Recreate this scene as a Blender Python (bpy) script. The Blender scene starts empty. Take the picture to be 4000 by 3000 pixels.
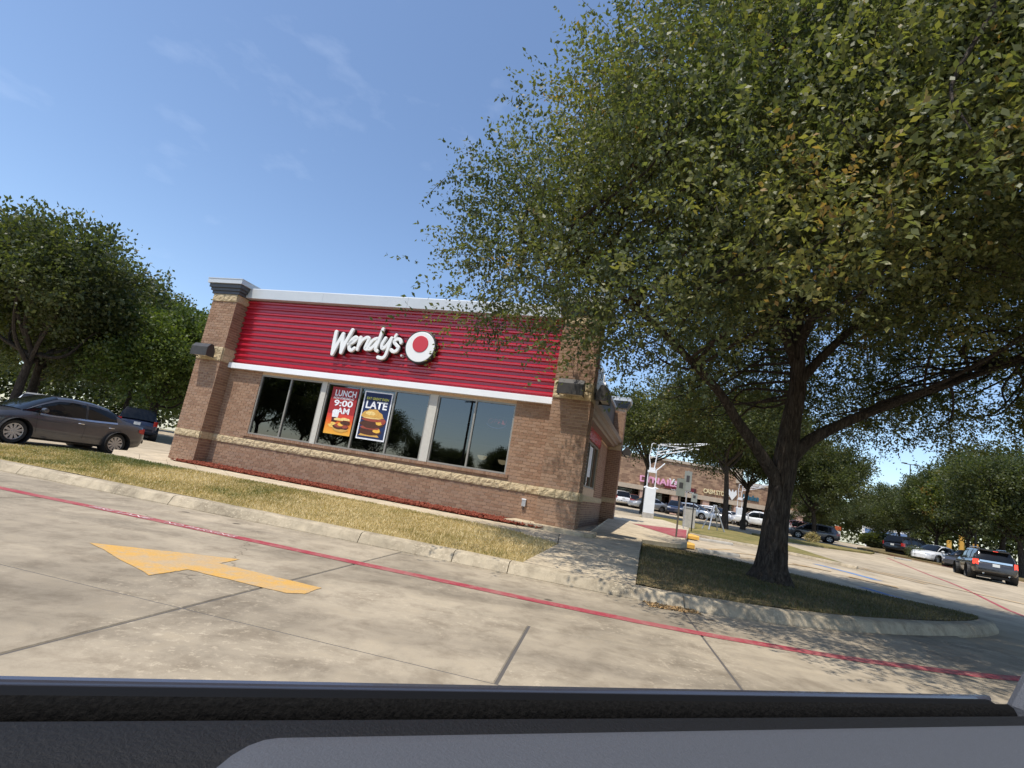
import bpy, bmesh, math, random
import numpy as np
from mathutils import Vector, Matrix, noise
R = math.radians
rng = np.random.default_rng(7)
random.seed(7)
scene = bpy.context.scene
col = scene.collection

# ------------------------------------------------------------------ camera
PITCH, ROLL = R(10.96), R(9.43)
CAM = Vector((0, 0, 1.15))
fw = Vector((0, math.cos(PITCH), math.sin(PITCH)))
up0 = Vector((0, -math.sin(PITCH), math.cos(PITCH)))
rt = math.cos(ROLL) * Vector((1, 0, 0)) + math.sin(ROLL) * up0
up = -math.sin(ROLL) * Vector((1, 0, 0)) + math.cos(ROLL) * up0
cd = bpy.data.cameras.new('camera')
cd.sensor_width = 36.0
cd.lens = 36.0 * 2046 / 4000
cd.clip_start = 0.02
cd.clip_end = 3000
cam = bpy.data.objects.new('camera', cd)
cam.matrix_world = Matrix(((rt.x, up.x, -fw.x, CAM.x), (rt.y, up.y, -fw.y, CAM.y), (rt.z, up.z, -fw.z, CAM.z), (0, 0, 0, 1)))
col.objects.link(cam)
scene.camera = cam

# ------------------------------------------------------------------ sky and sun
SUN_EL = R(65)
SUN_H = Vector((-0.665, -0.747))                 # horizontal direction towards the sun
world = bpy.data.worlds.new('World')
scene.world = world
world.use_nodes = True
wn, wl = world.node_tree.nodes, world.node_tree.links
bg = wn['Background']
sky = wn.new('ShaderNodeTexSky')
sky.sky_type = 'NISHITA'
sky.sun_disc = False
sky.sun_elevation = SUN_EL
sky.sun_rotation = math.atan2(SUN_H.x, SUN_H.y)
sky.altitude = 150
sky.air_density = 1.0
sky.dust_density = 0.7
sky.ozone_density = 2.6
# thin cirrus wisps: noise over the sky direction, a little paler than the blue
tc = wn.new('ShaderNodeTexCoord')
mp = wn.new('ShaderNodeMapping'); mp.inputs['Scale'].default_value = (4.2, 2.6, 9.0); mp.inputs['Rotation'].default_value = (0.2, 0.1, 0.5)
nz = wn.new('ShaderNodeTexNoise'); nz.inputs['Scale'].default_value = 1.6; nz.inputs['Detail'].default_value = 6; nz.inputs['Roughness'].default_value = 0.55
cr = wn.new('ShaderNodeValToRGB')
cr.color_ramp.elements[0].position = 0.58; cr.color_ramp.elements[0].color = (0, 0, 0, 1)
cr.color_ramp.elements[1].position = 0.80; cr.color_ramp.elements[1].color = (0.10, 0.10, 0.10, 1)
mx = wn.new('ShaderNodeMixRGB'); mx.inputs['Color2'].default_value = (7.0, 7.6, 8.6, 1)
wl.new(tc.outputs['Generated'], mp.inputs['Vector']); wl.new(mp.outputs['Vector'], nz.inputs['Vector'])
wl.new(nz.outputs['Fac'], cr.inputs['Fac']); wl.new(cr.outputs['Color'], mx.inputs['Fac'])
wl.new(sky.outputs['Color'], mx.inputs['Color1']); wl.new(mx.outputs['Color'], bg.inputs['Color'])
bg.inputs['Strength'].default_value = 0.15
sd = bpy.data.lights.new('sun', 'SUN')
sd.energy = 3.5
sd.angle = R(0.55)
sd.color = (1.0, 0.935, 0.835)
sun = bpy.data.objects.new('sun', sd)
sdir = Vector((SUN_H.x * math.cos(SUN_EL), SUN_H.y * math.cos(SUN_EL), math.sin(SUN_EL)))
sun.rotation_euler = sdir.to_track_quat('Z', 'Y').to_euler()
sun.location = (-20, -22, 50)
col.objects.link(sun)
vs = scene.view_settings
vs.view_transform = 'Standard'; vs.look = 'None'; vs.exposure = 0.44; vs.gamma = 1.0; vs.use_curve_mapping = False
scene.cycles.max_bounces = 8
scene.cycles.transparent_max_bounces = 8
scene.cycles.sample_clamp_indirect = 6.0
scene.cycles.use_denoising = True

# ------------------------------------------------------------------ materials
MATS = {}
def nodes_of(name):
    m = bpy.data.materials.new(name); m.use_nodes = True
    n, l = m.node_tree.nodes, m.node_tree.links
    MATS[name] = m
    return m, n, l, n['Principled BSDF']
def mat(name, colr, rough=0.6, metal=0.0, spec=0.5, var=0.0, scale=8.0, bump=0.0, coat=0.0, emit=0.0):
    """plain colour with optional noise variation and fine relief"""
    m, n, l, b = nodes_of(name)
    c = tuple(colr) + (1,)
    b.inputs['Base Color'].default_value = c
    b.inputs['Roughness'].default_value = rough
    b.inputs['Metallic'].default_value = metal
    b.inputs['Specular IOR Level'].default_value = spec
    b.inputs['Coat Weight'].default_value = coat
    b.inputs['Coat Roughness'].default_value = 0.05
    if emit:
        b.inputs['Emission Color'].default_value = c; b.inputs['Emission Strength'].default_value = emit
    if var or bump:
        t = n.new('ShaderNodeTexCoord'); x = n.new('ShaderNodeTexNoise')
        x.inputs['Scale'].default_value = scale; x.inputs['Detail'].default_value = 7; x.inputs['Roughness'].default_value = 0.65
        l.new(t.outputs['Object'], x.inputs['Vector'])
        if var:
            r_ = n.new('ShaderNodeValToRGB')
            r_.color_ramp.elements[0].position = 0.3; r_.color_ramp.elements[1].position = 0.7
            r_.color_ramp.elements[0].color = tuple(v * (1 - var) for v in colr) + (1,)
            r_.color_ramp.elements[1].color = tuple(min(1, v * (1 + var)) for v in colr) + (1,)
            l.new(x.outputs['Fac'], r_.inputs['Fac']); l.new(r_.outputs['Color'], b.inputs['Base Color'])
        if bump:
            bp = n.new('ShaderNodeBump'); bp.inputs['Strength'].default_value = bump; bp.inputs['Distance'].default_value = 0.02
            l.new(x.outputs['Fac'], bp.inputs['Height']); l.new(bp.outputs['Normal'], b.inputs['Normal'])
    return m
def ramp(n, stops, interp='LINEAR'):
    r_ = n.new('ShaderNodeValToRGB'); r_.color_ramp.interpolation = interp
    e = r_.color_ramp.elements
    while len(e) < len(stops): e.new(0.5)
    for k, (p, c) in enumerate(stops):
        e[k].position = p; e[k].color = tuple(c) + (1,)
    return r_
def noise_node(n, l, vec, scale, detail=6, rough=0.6, dist=0.0):
    x = n.new('ShaderNodeTexNoise'); x.inputs['Scale'].default_value = scale
    x.inputs['Detail'].default_value = detail; x.inputs['Roughness'].default_value = rough; x.inputs['Distortion'].default_value = dist
    l.new(vec, x.inputs['Vector']); return x
def mixc(n, l, fac, a, b_, mode='MIX'):
    x = n.new('ShaderNodeMixRGB'); x.blend_type = mode
    for k, v in (('Fac', fac), ('Color1', a), ('Color2', b_)):
        if hasattr(v, 'links'): l.new(v, x.inputs[k])
        elif isinstance(v, (int, float)): x.inputs[k].default_value = v
        else: x.inputs[k].default_value = tuple(v) + (1,)
    return x.outputs['Color']
def concrete(name, base, stain=0.5, spots=True, worn=0.35, scale=1.0, traffic=False):
    """weathered concrete: broad stains, pale scaled patches, fine aggregate, oil spots"""
    m, n, l, b = nodes_of(name)
    g = n.new('ShaderNodeNewGeometry'); v = g.outputs['Position']
    lo = tuple(k * (1 - stain * 0.55) for k in base); hi = tuple(min(1, k * (1 + stain * 0.18)) for k in base)
    a = noise_node(n, l, v, 0.42 * scale, 5, 0.6, 0.6)
    c1 = ramp(n, [(0.32, lo), (0.56, base), (0.75, hi)]); l.new(a.outputs['Fac'], c1.inputs['Fac'])
    s = noise_node(n, l, v, 2.6 * scale, 8, 0.72, 0.3)
    s2 = ramp(n, [(0.36, (0.66, 0.64, 0.62)), (0.53, (1, 1, 1)), (0.70, (1.14, 1.12, 1.08))]); l.new(s.outputs['Fac'], s2.inputs['Fac'])
    c = mixc(n, l, 0.85, c1.outputs['Color'], s2.outputs['Color'], 'MULTIPLY')
    # pale, flaked surface in patches
    f = noise_node(n, l, v, 16 * scale, 4, 0.75); fr = ramp(n, [(0.55, (0, 0, 0)), (0.62, (1, 1, 1))]); l.new(f.outputs['Fac'], fr.inputs['Fac'])
    fm = noise_node(n, l, v, 0.8 * scale, 3, 0.5); fmr = ramp(n, [(0.44, (0, 0, 0)), (0.60, (worn, worn, worn))]); l.new(fm.outputs['Fac'], fmr.inputs['Fac'])
    fl = mixc(n, l, 1.0, fr.outputs['Color'], fmr.outputs['Color'], 'MULTIPLY')
    c = mixc(n, l, fl, c, tuple(min(1, k * 1.32) for k in base))
    ag = noise_node(n, l, v, 130, 3, 0.8); agr = ramp(n, [(0.3, (0.82, 0.82, 0.82)), (0.7, (1.12, 1.12, 1.12))]); l.new(ag.outputs['Fac'], agr.inputs['Fac'])
    c = mixc(n, l, 0.6, c, agr.outputs['Color'], 'MULTIPLY')
    if spots:
        vo = n.new('ShaderNodeTexVoronoi'); vo.inputs['Scale'].default_value = 0.95; vo.inputs['Randomness'].default_value = 1.0
        l.new(v, vo.inputs['Vector'])
        vr = ramp(n, [(0.045, (0.16, 0.15, 0.14)), (0.065, (1, 1, 1))]); l.new(vo.outputs['Distance'], vr.inputs['Fac'])
        c = mixc(n, l, 0.8, c, vr.outputs['Color'], 'MULTIPLY')
    if traffic:
        # rubber darkening drawn out along the lane, and hairline cracks
        mp_ = n.new('ShaderNodeMapping'); mp_.inputs['Rotation'].default_value = (0, 0, R(11.3)); mp_.inputs['Scale'].default_value = (0.10, 1.15, 1.0); l.new(v, mp_.inputs['Vector'])
        tr_ = noise_node(n, l, mp_.outputs['Vector'], 1.0, 6, 0.62, 0.5); trr = ramp(n, [(0.36, (0.70, 0.70, 0.71)), (0.56, (1, 1, 1))]); l.new(tr_.outputs['Fac'], trr.inputs['Fac'])
        c = mixc(n, l, 0.75, c, trr.outputs['Color'], 'MULTIPLY')
        wv = noise_node(n, l, v, 1.3, 5, 0.6); av = n.new('ShaderNodeVectorMath'); av.operation = 'ADD'; sc_ = n.new('ShaderNodeVectorMath'); sc_.operation = 'SCALE'; sc_.inputs['Scale'].default_value = 0.7
        l.new(wv.outputs['Color'], sc_.inputs[0]); l.new(v, av.inputs[0]); l.new(sc_.outputs[0], av.inputs[1])
        ve = n.new('ShaderNodeTexVoronoi'); ve.feature = 'DISTANCE_TO_EDGE'; ve.inputs['Scale'].default_value = 0.33; l.new(av.outputs[0], ve.inputs['Vector'])
        ver = ramp(n, [(0.0, (0.45, 0.43, 0.41)), (0.0035, (1, 1, 1))]); l.new(ve.outputs['Distance'], ver.inputs['Fac'])
        cm = noise_node(n, l, v, 0.45, 2, 0.5); cmr = ramp(n, [(0.50, (0, 0, 0)), (0.56, (0.85, 0.85, 0.85))]); l.new(cm.outputs['Fac'], cmr.inputs['Fac'])
        c = mixc(n, l, cmr.outputs['Color'], c, mixc(n, l, 1.0, c, ver.outputs['Color'], 'MULTIPLY'))
    l.new(c, b.inputs['Base Color'])
    b.inputs['Roughness'].default_value = 0.86; b.inputs['Specular IOR Level'].default_value = 0.25
    bp = n.new('ShaderNodeBump'); bp.inputs['Strength'].default_value = 0.35; bp.inputs['Distance'].default_value = 0.006
    l.new(s.outputs['Fac'], bp.inputs['Height']); l.new(bp.outputs['Normal'], b.inputs['Normal'])
    return m
concrete('paving', (0.395, 0.332, 0.242), 0.70, True, 0.6, 1.0, True)
concrete('far_paving', (0.455, 0.375, 0.262), 0.5, False, 0.2, 0.35)
concrete('curb_concrete', (0.44, 0.37, 0.262), 0.75, False, 0.8, 2.2)
concrete('walk_concrete', (0.55, 0.46, 0.325), 0.35, False, 0.2, 1.2)
mat('joint_dark', (0.10, 0.09, 0.08), 0.9)

def brick_material():
    m, n, l, b = nodes_of('brick')
    g = n.new('ShaderNodeNewGeometry'); oi = n.new('ShaderNodeObjectInfo')
    ad = n.new('ShaderNodeMath'); ad.operation = 'ADD'; l.new(g.outputs['Random Per Island'], ad.inputs[0]); l.new(oi.outputs['Random'], ad.inputs[1])
    fr = n.new('ShaderNodeMath'); fr.operation = 'FRACT'; l.new(ad.outputs[0], fr.inputs[0])
    c = ramp(n, [(0.0, (0.25, 0.150, 0.098)), (0.35, (0.305, 0.188, 0.124)), (0.7, (0.345, 0.222, 0.150)), (1.0, (0.29, 0.190, 0.135))]); l.new(fr.outputs[0], c.inputs['Fac'])
    x = noise_node(n, l, g.outputs['Position'], 60, 5, 0.7); xr = ramp(n, [(0.3, (0.80, 0.80, 0.80)), (0.7, (1.15, 1.15, 1.15))]); l.new(x.outputs['Fac'], xr.inputs['Fac'])
    o = mixc(n, l, 1.0, c.outputs['Color'], xr.outputs['Color'], 'MULTIPLY')
    l.new(o, b.inputs['Base Color']); b.inputs['Roughness'].default_value = 0.88; b.inputs['Specular IOR Level'].default_value = 0.2
    bp = n.new('ShaderNodeBump'); bp.inputs['Strength'].default_value = 0.5; bp.inputs['Distance'].default_value = 0.004
    l.new(x.outputs['Fac'], bp.inputs['Height']); l.new(bp.outputs['Normal'], b.inputs['Normal'])
brick_material()
mat('mortar', (0.60, 0.44, 0.30), 0.95, spec=0.1, var=0.15, scale=25)
mat('limestone', (0.50, 0.40, 0.25), 0.92, spec=0.15, var=0.25, scale=18, bump=0.9)
mat('red_metal', (0.42, 0.010, 0.028), 0.27, spec=0.9, var=0.06, scale=3)
mat('white_trim', (0.80, 0.82, 0.84), 0.42, var=0.04, scale=2)
mat('coping_grey', (0.52, 0.55, 0.57), 0.42, metal=0.15, var=0.05, scale=1.5)
mat('cap_dark', (0.060, 0.062, 0.066), 0.45, var=0.12, scale=4)
mat('bronze', (0.040, 0.036, 0.032), 0.5, var=0.25, scale=10)
mat('lamp_lens', (0.55, 0.50, 0.38), 0.3)
mat('awning_brown', (0.20, 0.155, 0.125), 0.5, var=0.1, scale=3)
mat('frame_metal', (0.30, 0.285, 0.25), 0.42, metal=0.35, var=0.06, scale=5)
mat('frame_pale', (0.52, 0.505, 0.45), 0.7, var=0.06, scale=12, bump=0.15)
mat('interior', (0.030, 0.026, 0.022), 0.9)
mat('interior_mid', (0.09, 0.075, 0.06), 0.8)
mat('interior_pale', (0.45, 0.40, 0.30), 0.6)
def glass_mat(name, tint, refl=0.10):
    m, n, l, b = nodes_of(name)
    n.remove(b)
    out = n['Material Output']
    tr = n.new('ShaderNodeBsdfTransparent'); tr.inputs['Color'].default_value = tuple(tint) + (1,)
    gl = n.new('ShaderNodeBsdfGlossy'); gl.inputs['Roughness'].default_value = 0.01; gl.inputs['Color'].default_value = (0.9, 0.93, 0.95, 1)
    fr = n.new('ShaderNodeFresnel'); fr.inputs['IOR'].default_value = 1.45 + refl * 4
    mxs = n.new('ShaderNodeMixShader')
    l.new(fr.outputs[0], mxs.inputs[0]); l.new(tr.outputs[0], mxs.inputs[1]); l.new(gl.outputs[0], mxs.inputs[2]); l.new(mxs.outputs[0], out.inputs['Surface'])
    return m
glass_mat('window_glass', (0.30, 0.31, 0.32), 0.16)
glass_mat('storefront_glass', (0.25, 0.25, 0.25), 0.08)
mat('car_glass', (0.006, 0.007, 0.008), 0.05, spec=0.35)
mat('mulch', (0.22, 0.062, 0.038), 0.95, spec=0.1, var=0.5, scale=30)
mat('soil', (0.16, 0.105, 0.07), 0.95, spec=0.1, var=0.4, scale=9)
mat('white_paint_worn', (0.66, 0.60, 0.57), 0.8, var=0.15, scale=14)
def paint_on_ground(name, colr, wear=0.35, under=(0.40, 0.345, 0.265)):
    m, n, l, b = nodes_of(name)
    g = n.new('ShaderNodeNewGeometry'); v = g.outputs['Position']
    x = noise_node(n, l, v, 7, 8, 0.75); xr = ramp(n, [(0.30, (wear, wear, wear)), (0.52, (0, 0, 0))]); l.new(x.outputs['Fac'], xr.inputs['Fac'])
    y = noise_node(n, l, v, 60, 5, 0.8); yr = ramp(n, [(0.30, (0.80, 0.80, 0.80)), (0.7, (1.10, 1.10, 1.10))]); l.new(y.outputs['Fac'], yr.inputs['Fac'])
    z_ = noise_node(n, l, v, 1.6, 5, 0.65); zr_ = ramp(n, [(0.42, (0, 0, 0)), (0.68, (wear * 0.65,) * 3)]); l.new(z_.outputs['Fac'], zr_.inputs['Fac'])
    c = mixc(n, l, xr.outputs['Color'], colr, under); c = mixc(n, l, zr_.outputs['Color'], c, under); c = mixc(n, l, 1.0, c, yr.outputs['Color'], 'MULTIPLY')
    l.new(c, b.inputs['Base Color']); b.inputs['Roughness'].default_value = 0.8; b.inputs['Specular IOR Level'].default_value = 0.25
paint_on_ground('paint_red', (0.34, 0.045, 0.062), 0.45)
paint_on_ground('paint_yellow', (0.60, 0.345, 0.09), 0.95)
paint_on_ground('paint_yellow_worn', (0.60, 0.36, 0.12), 1.0, (0.44, 0.385, 0.295))
paint_on_ground('paint_blue', (0.075, 0.20, 0.46), 0.7, (0.44, 0.385, 0.295))
paint_on_ground('paint_white', (0.72, 0.60, 0.58), 0.7, (0.42, 0.06, 0.08))
mat('yellow_block', (0.66, 0.38, 0.075), 0.7, var=0.15, scale=12)
mat('galvanised', (0.42, 0.43, 0.44), 0.45, metal=0.4, var=0.12, scale=10)
mat('post_brown', (0.10, 0.085, 0.07), 0.6, var=0.2, scale=9)
mat('sign_back', (0.30, 0.325, 0.30), 0.5, metal=0.3, var=0.1, scale=8)
mat('white_gloss', (0.78, 0.79, 0.80), 0.35, var=0.05, scale=3)
mat('box_white', (0.74, 0.76, 0.77), 0.5, var=0.06, scale=3)
mat('concrete_plain', (0.42, 0.39, 0.34), 0.9, var=0.2, scale=6, bump=0.3)
mat('black_matte', (0.012, 0.012, 0.013), 0.6)
mat('rubber', (0.022, 0.022, 0.022), 0.85, var=0.3, scale=20)
mat('chrome', (0.65, 0.66, 0.68), 0.15, metal=1.0)
mat('rim_silver', (0.42, 0.42, 0.43), 0.35, metal=0.6)
mat('lens_red', (0.38, 0.010, 0.010), 0.15, coat=0.6)
mat('lens_red_lit', (0.85, 0.06, 0.035), 0.2, emit=0.9)
mat('lens_clear', (0.55, 0.57, 0.60), 0.1, coat=0.5)
mat('plate_white', (0.62, 0.64, 0.62), 0.5)
mat('sign_dark', (0.05, 0.05, 0.055), 0.5)
mat('letter_white', (0.78, 0.79, 0.78), 0.35)
mat('letter_return', (0.018, 0.016, 0.016), 0.5)
mat('disc_red', (0.52, 0.035, 0.050), 0.45)
def paint(name, c, metal=0.3, rough=0.32):
    m, n, l, b = nodes_of(name)
    b.inputs['Base Color'].default_value = tuple(c) + (1,)
    b.inputs['Metallic'].default_value = metal; b.inputs['Roughness'].default_value = rough
    b.inputs['Coat Weight'].default_value = 0.8; b.inputs['Coat Roughness'].default_value = 0.04
    t = n.new('ShaderNodeTexCoord'); x = noise_node(n, l, t.outputs['Object'], 1.4, 4, 0.6)
    xr = ramp(n, [(0.3, tuple(k * 0.85 for k in c)), (0.7, tuple(min(1, k * 1.15 + 0.004) for k in c))]); l.new(x.outputs['Fac'], xr.inputs['Fac']); l.new(xr.outputs['Color'], b.inputs['Base Color'])
paint('paint_gunmetal', (0.070, 0.070, 0.078), 0.5, 0.36)
paint('paint_darkblue', (0.012, 0.018, 0.045))
paint('paint_white_car', (0.74, 0.75, 0.76), 0.0, 0.35)
paint('paint_silver', (0.38, 0.39, 0.40), 0.6, 0.35)
paint('paint_red_car', (0.30, 0.018, 0.022), 0.2)
paint('paint_maroon', (0.10, 0.012, 0.022), 0.3)
paint('paint_grey', (0.075, 0.075, 0.085), 0.5)
paint('paint_explorer', (0.050, 0.046, 0.046), 0.5, 0.3)
paint('paint_iceblue', (0.40, 0.46, 0.52), 0.4)
paint('paint_black', (0.012, 0.012, 0.014), 0.2)

def leaf_material(name, stops, transl=0.40):
    m, n, l, b = nodes_of(name)
    at = n.new('ShaderNodeAttribute'); at.attribute_name = 'tint'
    c = ramp(n, stops); l.new(at.outputs['Fac'], c.inputs['Fac'])
    l.new(c.outputs['Color'], b.inputs['Base Color'])
    b.inputs['Roughness'].default_value = 0.50; b.inputs['Specular IOR Level'].default_value = 0.45
    tl = n.new('ShaderNodeBsdfTranslucent')
    tcx = mixc(n, l, 1.0, c.outputs['Color'], (1.5, 1.6, 0.7), 'MULTIPLY'); l.new(tcx, tl.inputs['Color'])
    ms = n.new('ShaderNodeMixShader'); ms.inputs[0].default_value = transl
    l.new(b.outputs[0], ms.inputs[1]); l.new(tl.outputs[0], ms.inputs[2]); l.new(ms.outputs[0], n['Material Output'].inputs['Surface'])
    return m
leaf_material('leaf_elm', [(0.0, (0.050, 0.068, 0.030)), (0.35, (0.096, 0.112, 0.044)), (0.65, (0.160, 0.168, 0.058)), (0.88, (0.215, 0.200, 0.056)), (1.0, (0.28, 0.175, 0.062))])
leaf_material('leaf_oak', [(0.0, (0.034, 0.046, 0.018)), (0.5, (0.076, 0.092, 0.032)), (1.0, (0.150, 0.155, 0.050))])
leaf_material('leaf_lime', [(0.0, (0.050, 0.075, 0.018)), (0.5, (0.095, 0.130, 0.026)), (1.0, (0.150, 0.175, 0.038))])
leaf_material('leaf_autumn', [(0.0, (0.05, 0.075, 0.02)), (0.5, (0.11, 0.13, 0.03)), (0.85, (0.20, 0.17, 0.035)), (1.0, (0.30, 0.11, 0.03))])
leaf_material('grass_blade', [(0.0, (0.11, 0.13, 0.035)), (0.3, (0.26, 0.235, 0.075)), (0.55, (0.47, 0.36, 0.16)), (1.0, (0.63, 0.50, 0.27))], 0.2)
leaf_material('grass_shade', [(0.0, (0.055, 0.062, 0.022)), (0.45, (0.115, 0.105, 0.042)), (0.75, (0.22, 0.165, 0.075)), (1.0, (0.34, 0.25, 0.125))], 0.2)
def bark_material():
    m, n, l, b = nodes_of('bark')
    t = n.new('ShaderNodeTexCoord'); mp_ = n.new('ShaderNodeMapping'); mp_.inputs['Scale'].default_value = (9, 9, 1.6); l.new(t.outputs['Object'], mp_.inputs['Vector'])
    x = noise_node(n, l, mp_.outputs['Vector'], 2.4, 8, 0.7, 0.8)
    c = ramp(n, [(0.32, (0.014, 0.011, 0.009)), (0.52, (0.058, 0.047, 0.038)), (0.72, (0.125, 0.105, 0.086))]); l.new(x.outputs['Fac'], c.inputs['Fac']); l.new(c.outputs['Color'], b.inputs['Base Color'])
    b.inputs['Roughness'].default_value = 0.95; b.inputs['Specular IOR Level'].default_value = 0.15
    bp = n.new('ShaderNodeBump'); bp.inputs['Strength'].default_value = 1.0; bp.inputs['Distance'].default_value = 0.04
    l.new(x.outputs['Fac'], bp.inputs['Height']); l.new(bp.outputs['Normal'], b.inputs['Normal'])
bark_material()
def turf_material(name, stops):
    m, n, l, b = nodes_of(name)
    g = n.new('ShaderNodeNewGeometry'); v = g.outputs['Position']
    x = noise_node(n, l, v, 0.9, 7, 0.7, 0.4); c = ramp(n, stops); l.new(x.outputs['Fac'], c.inputs['Fac'])
    y = noise_node(n, l, v, 45, 5, 0.8); yr = ramp(n, [(0.3, (0.6, 0.6, 0.6)), (0.7, (1.25, 1.25, 1.25))]); l.new(y.outputs['Fac'], yr.inputs['Fac'])
    o = mixc(n, l, 1.0, c.outputs['Color'], yr.outputs['Color'], 'MULTIPLY'); l.new(o, b.inputs['Base Color'])
    b.inputs['Roughness'].default_value = 0.95; b.inputs['Specular IOR Level'].default_value = 0.1
turf_material('turf_dry', [(0.30, (0.20, 0.17, 0.06)), (0.5, (0.36, 0.28, 0.12)), (0.7, (0.46, 0.36, 0.17))])
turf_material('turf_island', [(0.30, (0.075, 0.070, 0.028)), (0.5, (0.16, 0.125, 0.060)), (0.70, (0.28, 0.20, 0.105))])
turf_material('turf_far', [(0.30, (0.10, 0.115, 0.035)), (0.5, (0.22, 0.185, 0.07)), (0.7, (0.34, 0.26, 0.115))])

# ------------------------------------------------------------------ mesh helpers
def tag(o, label=None, cat=None, group=None, kind=None):
    if label: o['label'] = label
    if cat: o['category'] = cat
    if group: o['group'] = group
    if kind: o['kind'] = kind
    return o
class MB:
    """collects simple shapes into one mesh"""
    def __init__(s): s.v, s.f, s.mi = [], [], []
    def add(s, v, f, mi=0):
        k = len(s.v); s.v += [tuple(p) for p in v]; s.f += [tuple(i + k for i in q) for q in f]; s.mi += [mi] * len(f); return s
    def box(s, x0, x1, y0, y1, z0, z1, mi=0):
        return s.add([(x0, y0, z0), (x1, y0, z0), (x1, y1, z0), (x0, y1, z0), (x0, y0, z1), (x1, y0, z1), (x1, y1, z1), (x0, y1, z1)],
                     [(0, 3, 2, 1), (4, 5, 6, 7), (0, 1, 5, 4), (1, 2, 6, 5), (2, 3, 7, 6), (3, 0, 4, 7)], mi)
    def tube(s, pts, rad, n=8, cap=True, mi=0, flat=1.0):
        pts = [Vector(p) for p in pts]; rad = rad if isinstance(rad, (list, tuple)) else [rad] * len(pts)
        k = len(s.v); ref = None
        for i, p in enumerate(pts):
            d = (pts[min(i + 1, len(pts) - 1)] - pts[max(i - 1, 0)])
            d = d.normalized() if d.length > 1e-9 else Vector((0, 0, 1))
            if ref is None: ref = Vector((0, 0, 1)) if abs(d.z) < 0.9 else Vector((1, 0, 0))
            a = d.cross(ref).normalized(); b = a.cross(d).normalized(); ref = b
            for j in range(n):
                t = 2 * math.pi * j / n
                s.v.append(tuple(p + rad[i] * (math.cos(t) * a + math.sin(t) * flat * b)))
        for i in range(len(pts) - 1):
            for j in range(n):
                s.f.append((k + i * n + j, k + i * n + (j + 1) % n, k + (i + 1) * n + (j + 1) % n, k + (i + 1) * n + j)); s.mi.append(mi)
        if cap:
            s.f.append(tuple(k + j for j in reversed(range(n)))); s.f.append(tuple(k + (len(pts) - 1) * n + j for j in range(n))); s.mi += [mi, mi]
        return s
    def prism(s, poly, z0, z1, mi=0):
        """vertical prism over a polygon of (x, y)"""
        n = len(poly); v = [(x, y, z0) for x, y in poly] + [(x, y, z1) for x, y in poly]
        f = [tuple(reversed(range(n))), tuple(range(n, 2 * n))] + [(i, (i + 1) % n, n + (i + 1) % n, n + i) for i in range(n)]
        return s.add(v, f, mi)
    def extrude(s, prof, a, b, axis='x', mi=0):
        """closed profile of (p, q) swept from a to b: axis x -> (a, p, q), axis y -> (p, a, q)"""
        n = len(prof)
        mk = (lambda t, p, q: (t, p, q)) if axis == 'x' else (lambda t, p, q: (p, t, q))
        v = [mk(a, p, q) for p, q in prof] + [mk(b, p, q) for p, q in prof]
        f = [tuple(range(n)), tuple(reversed(range(n, 2 * n)))] + [(i, n + i, n + (i + 1) % n, (i + 1) % n) for i in range(n)]
        return s.add(v, f, mi)
    def lathe(s, prof, n=20, axis='z', mi=0, centre=(0, 0, 0)):
        k = len(s.v); cx, cy, cz = centre
        for r_, h_ in prof:
            for j in range(n):
                t = 2 * math.pi * j / n; c, d = r_ * math.cos(t), r_ * math.sin(t)
                s.v.append((cx + c, cy + d, cz + h_) if axis == 'z' else (cx + c, cy + h_, cz + d) if axis == 'y' else (cx + h_, cy + c, cz + d))
        for i in range(len(prof) - 1):
            for j in range(n):
                s.f.append((k + i * n + j, k + i * n + (j + 1) % n, k + (i + 1) * n + (j + 1) % n, k + (i + 1) * n + j)); s.mi.append(mi)
        return s
    def mesh(s, name, mats=(), smooth=False):
        me = bpy.data.meshes.new(name); me.from_pydata(s.v, [], s.f)
        for m_ in mats: me.materials.append(MATS[m_] if isinstance(m_, str) else m_)
        if len(mats) > 1: me.polygons.foreach_set('material_index', s.mi)
        if smooth: me.polygons.foreach_set('use_smooth', [True] * len(me.polygons))
        me.update(); return me
    def build(s, name, mats, parent=None, smooth=False, fix=False):
        mats = (mats,) if isinstance(mats, str) else mats
        me = s.mesh(name, mats, smooth)
        if fix:
            bm = bmesh.new(); bm.from_mesh(me); bmesh.ops.recalc_face_normals(bm, faces=bm.faces); bm.to_mesh(me); bm.free()
        return link(name, me, parent)
def link(name, me, parent=None):
    o = bpy.data.objects.new(name, me); col.objects.link(o)
    if parent is not None: o.parent = parent
    return o
def empty(name, loc=(0, 0, 0), rz=0.0):
    o = bpy.data.objects.new(name, None); o.empty_display_size = 0.2; col.objects.link(o)
    o.location = loc; o.rotation_euler = (0, 0, rz); return o
def copy_tree(o, parent=None):
    c = o.copy(); col.objects.link(c); c.parent = parent
    if parent is not None: c.matrix_parent_inverse = o.matrix_parent_inverse
    for ch in o.children: copy_tree(ch, c)
    return c
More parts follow.
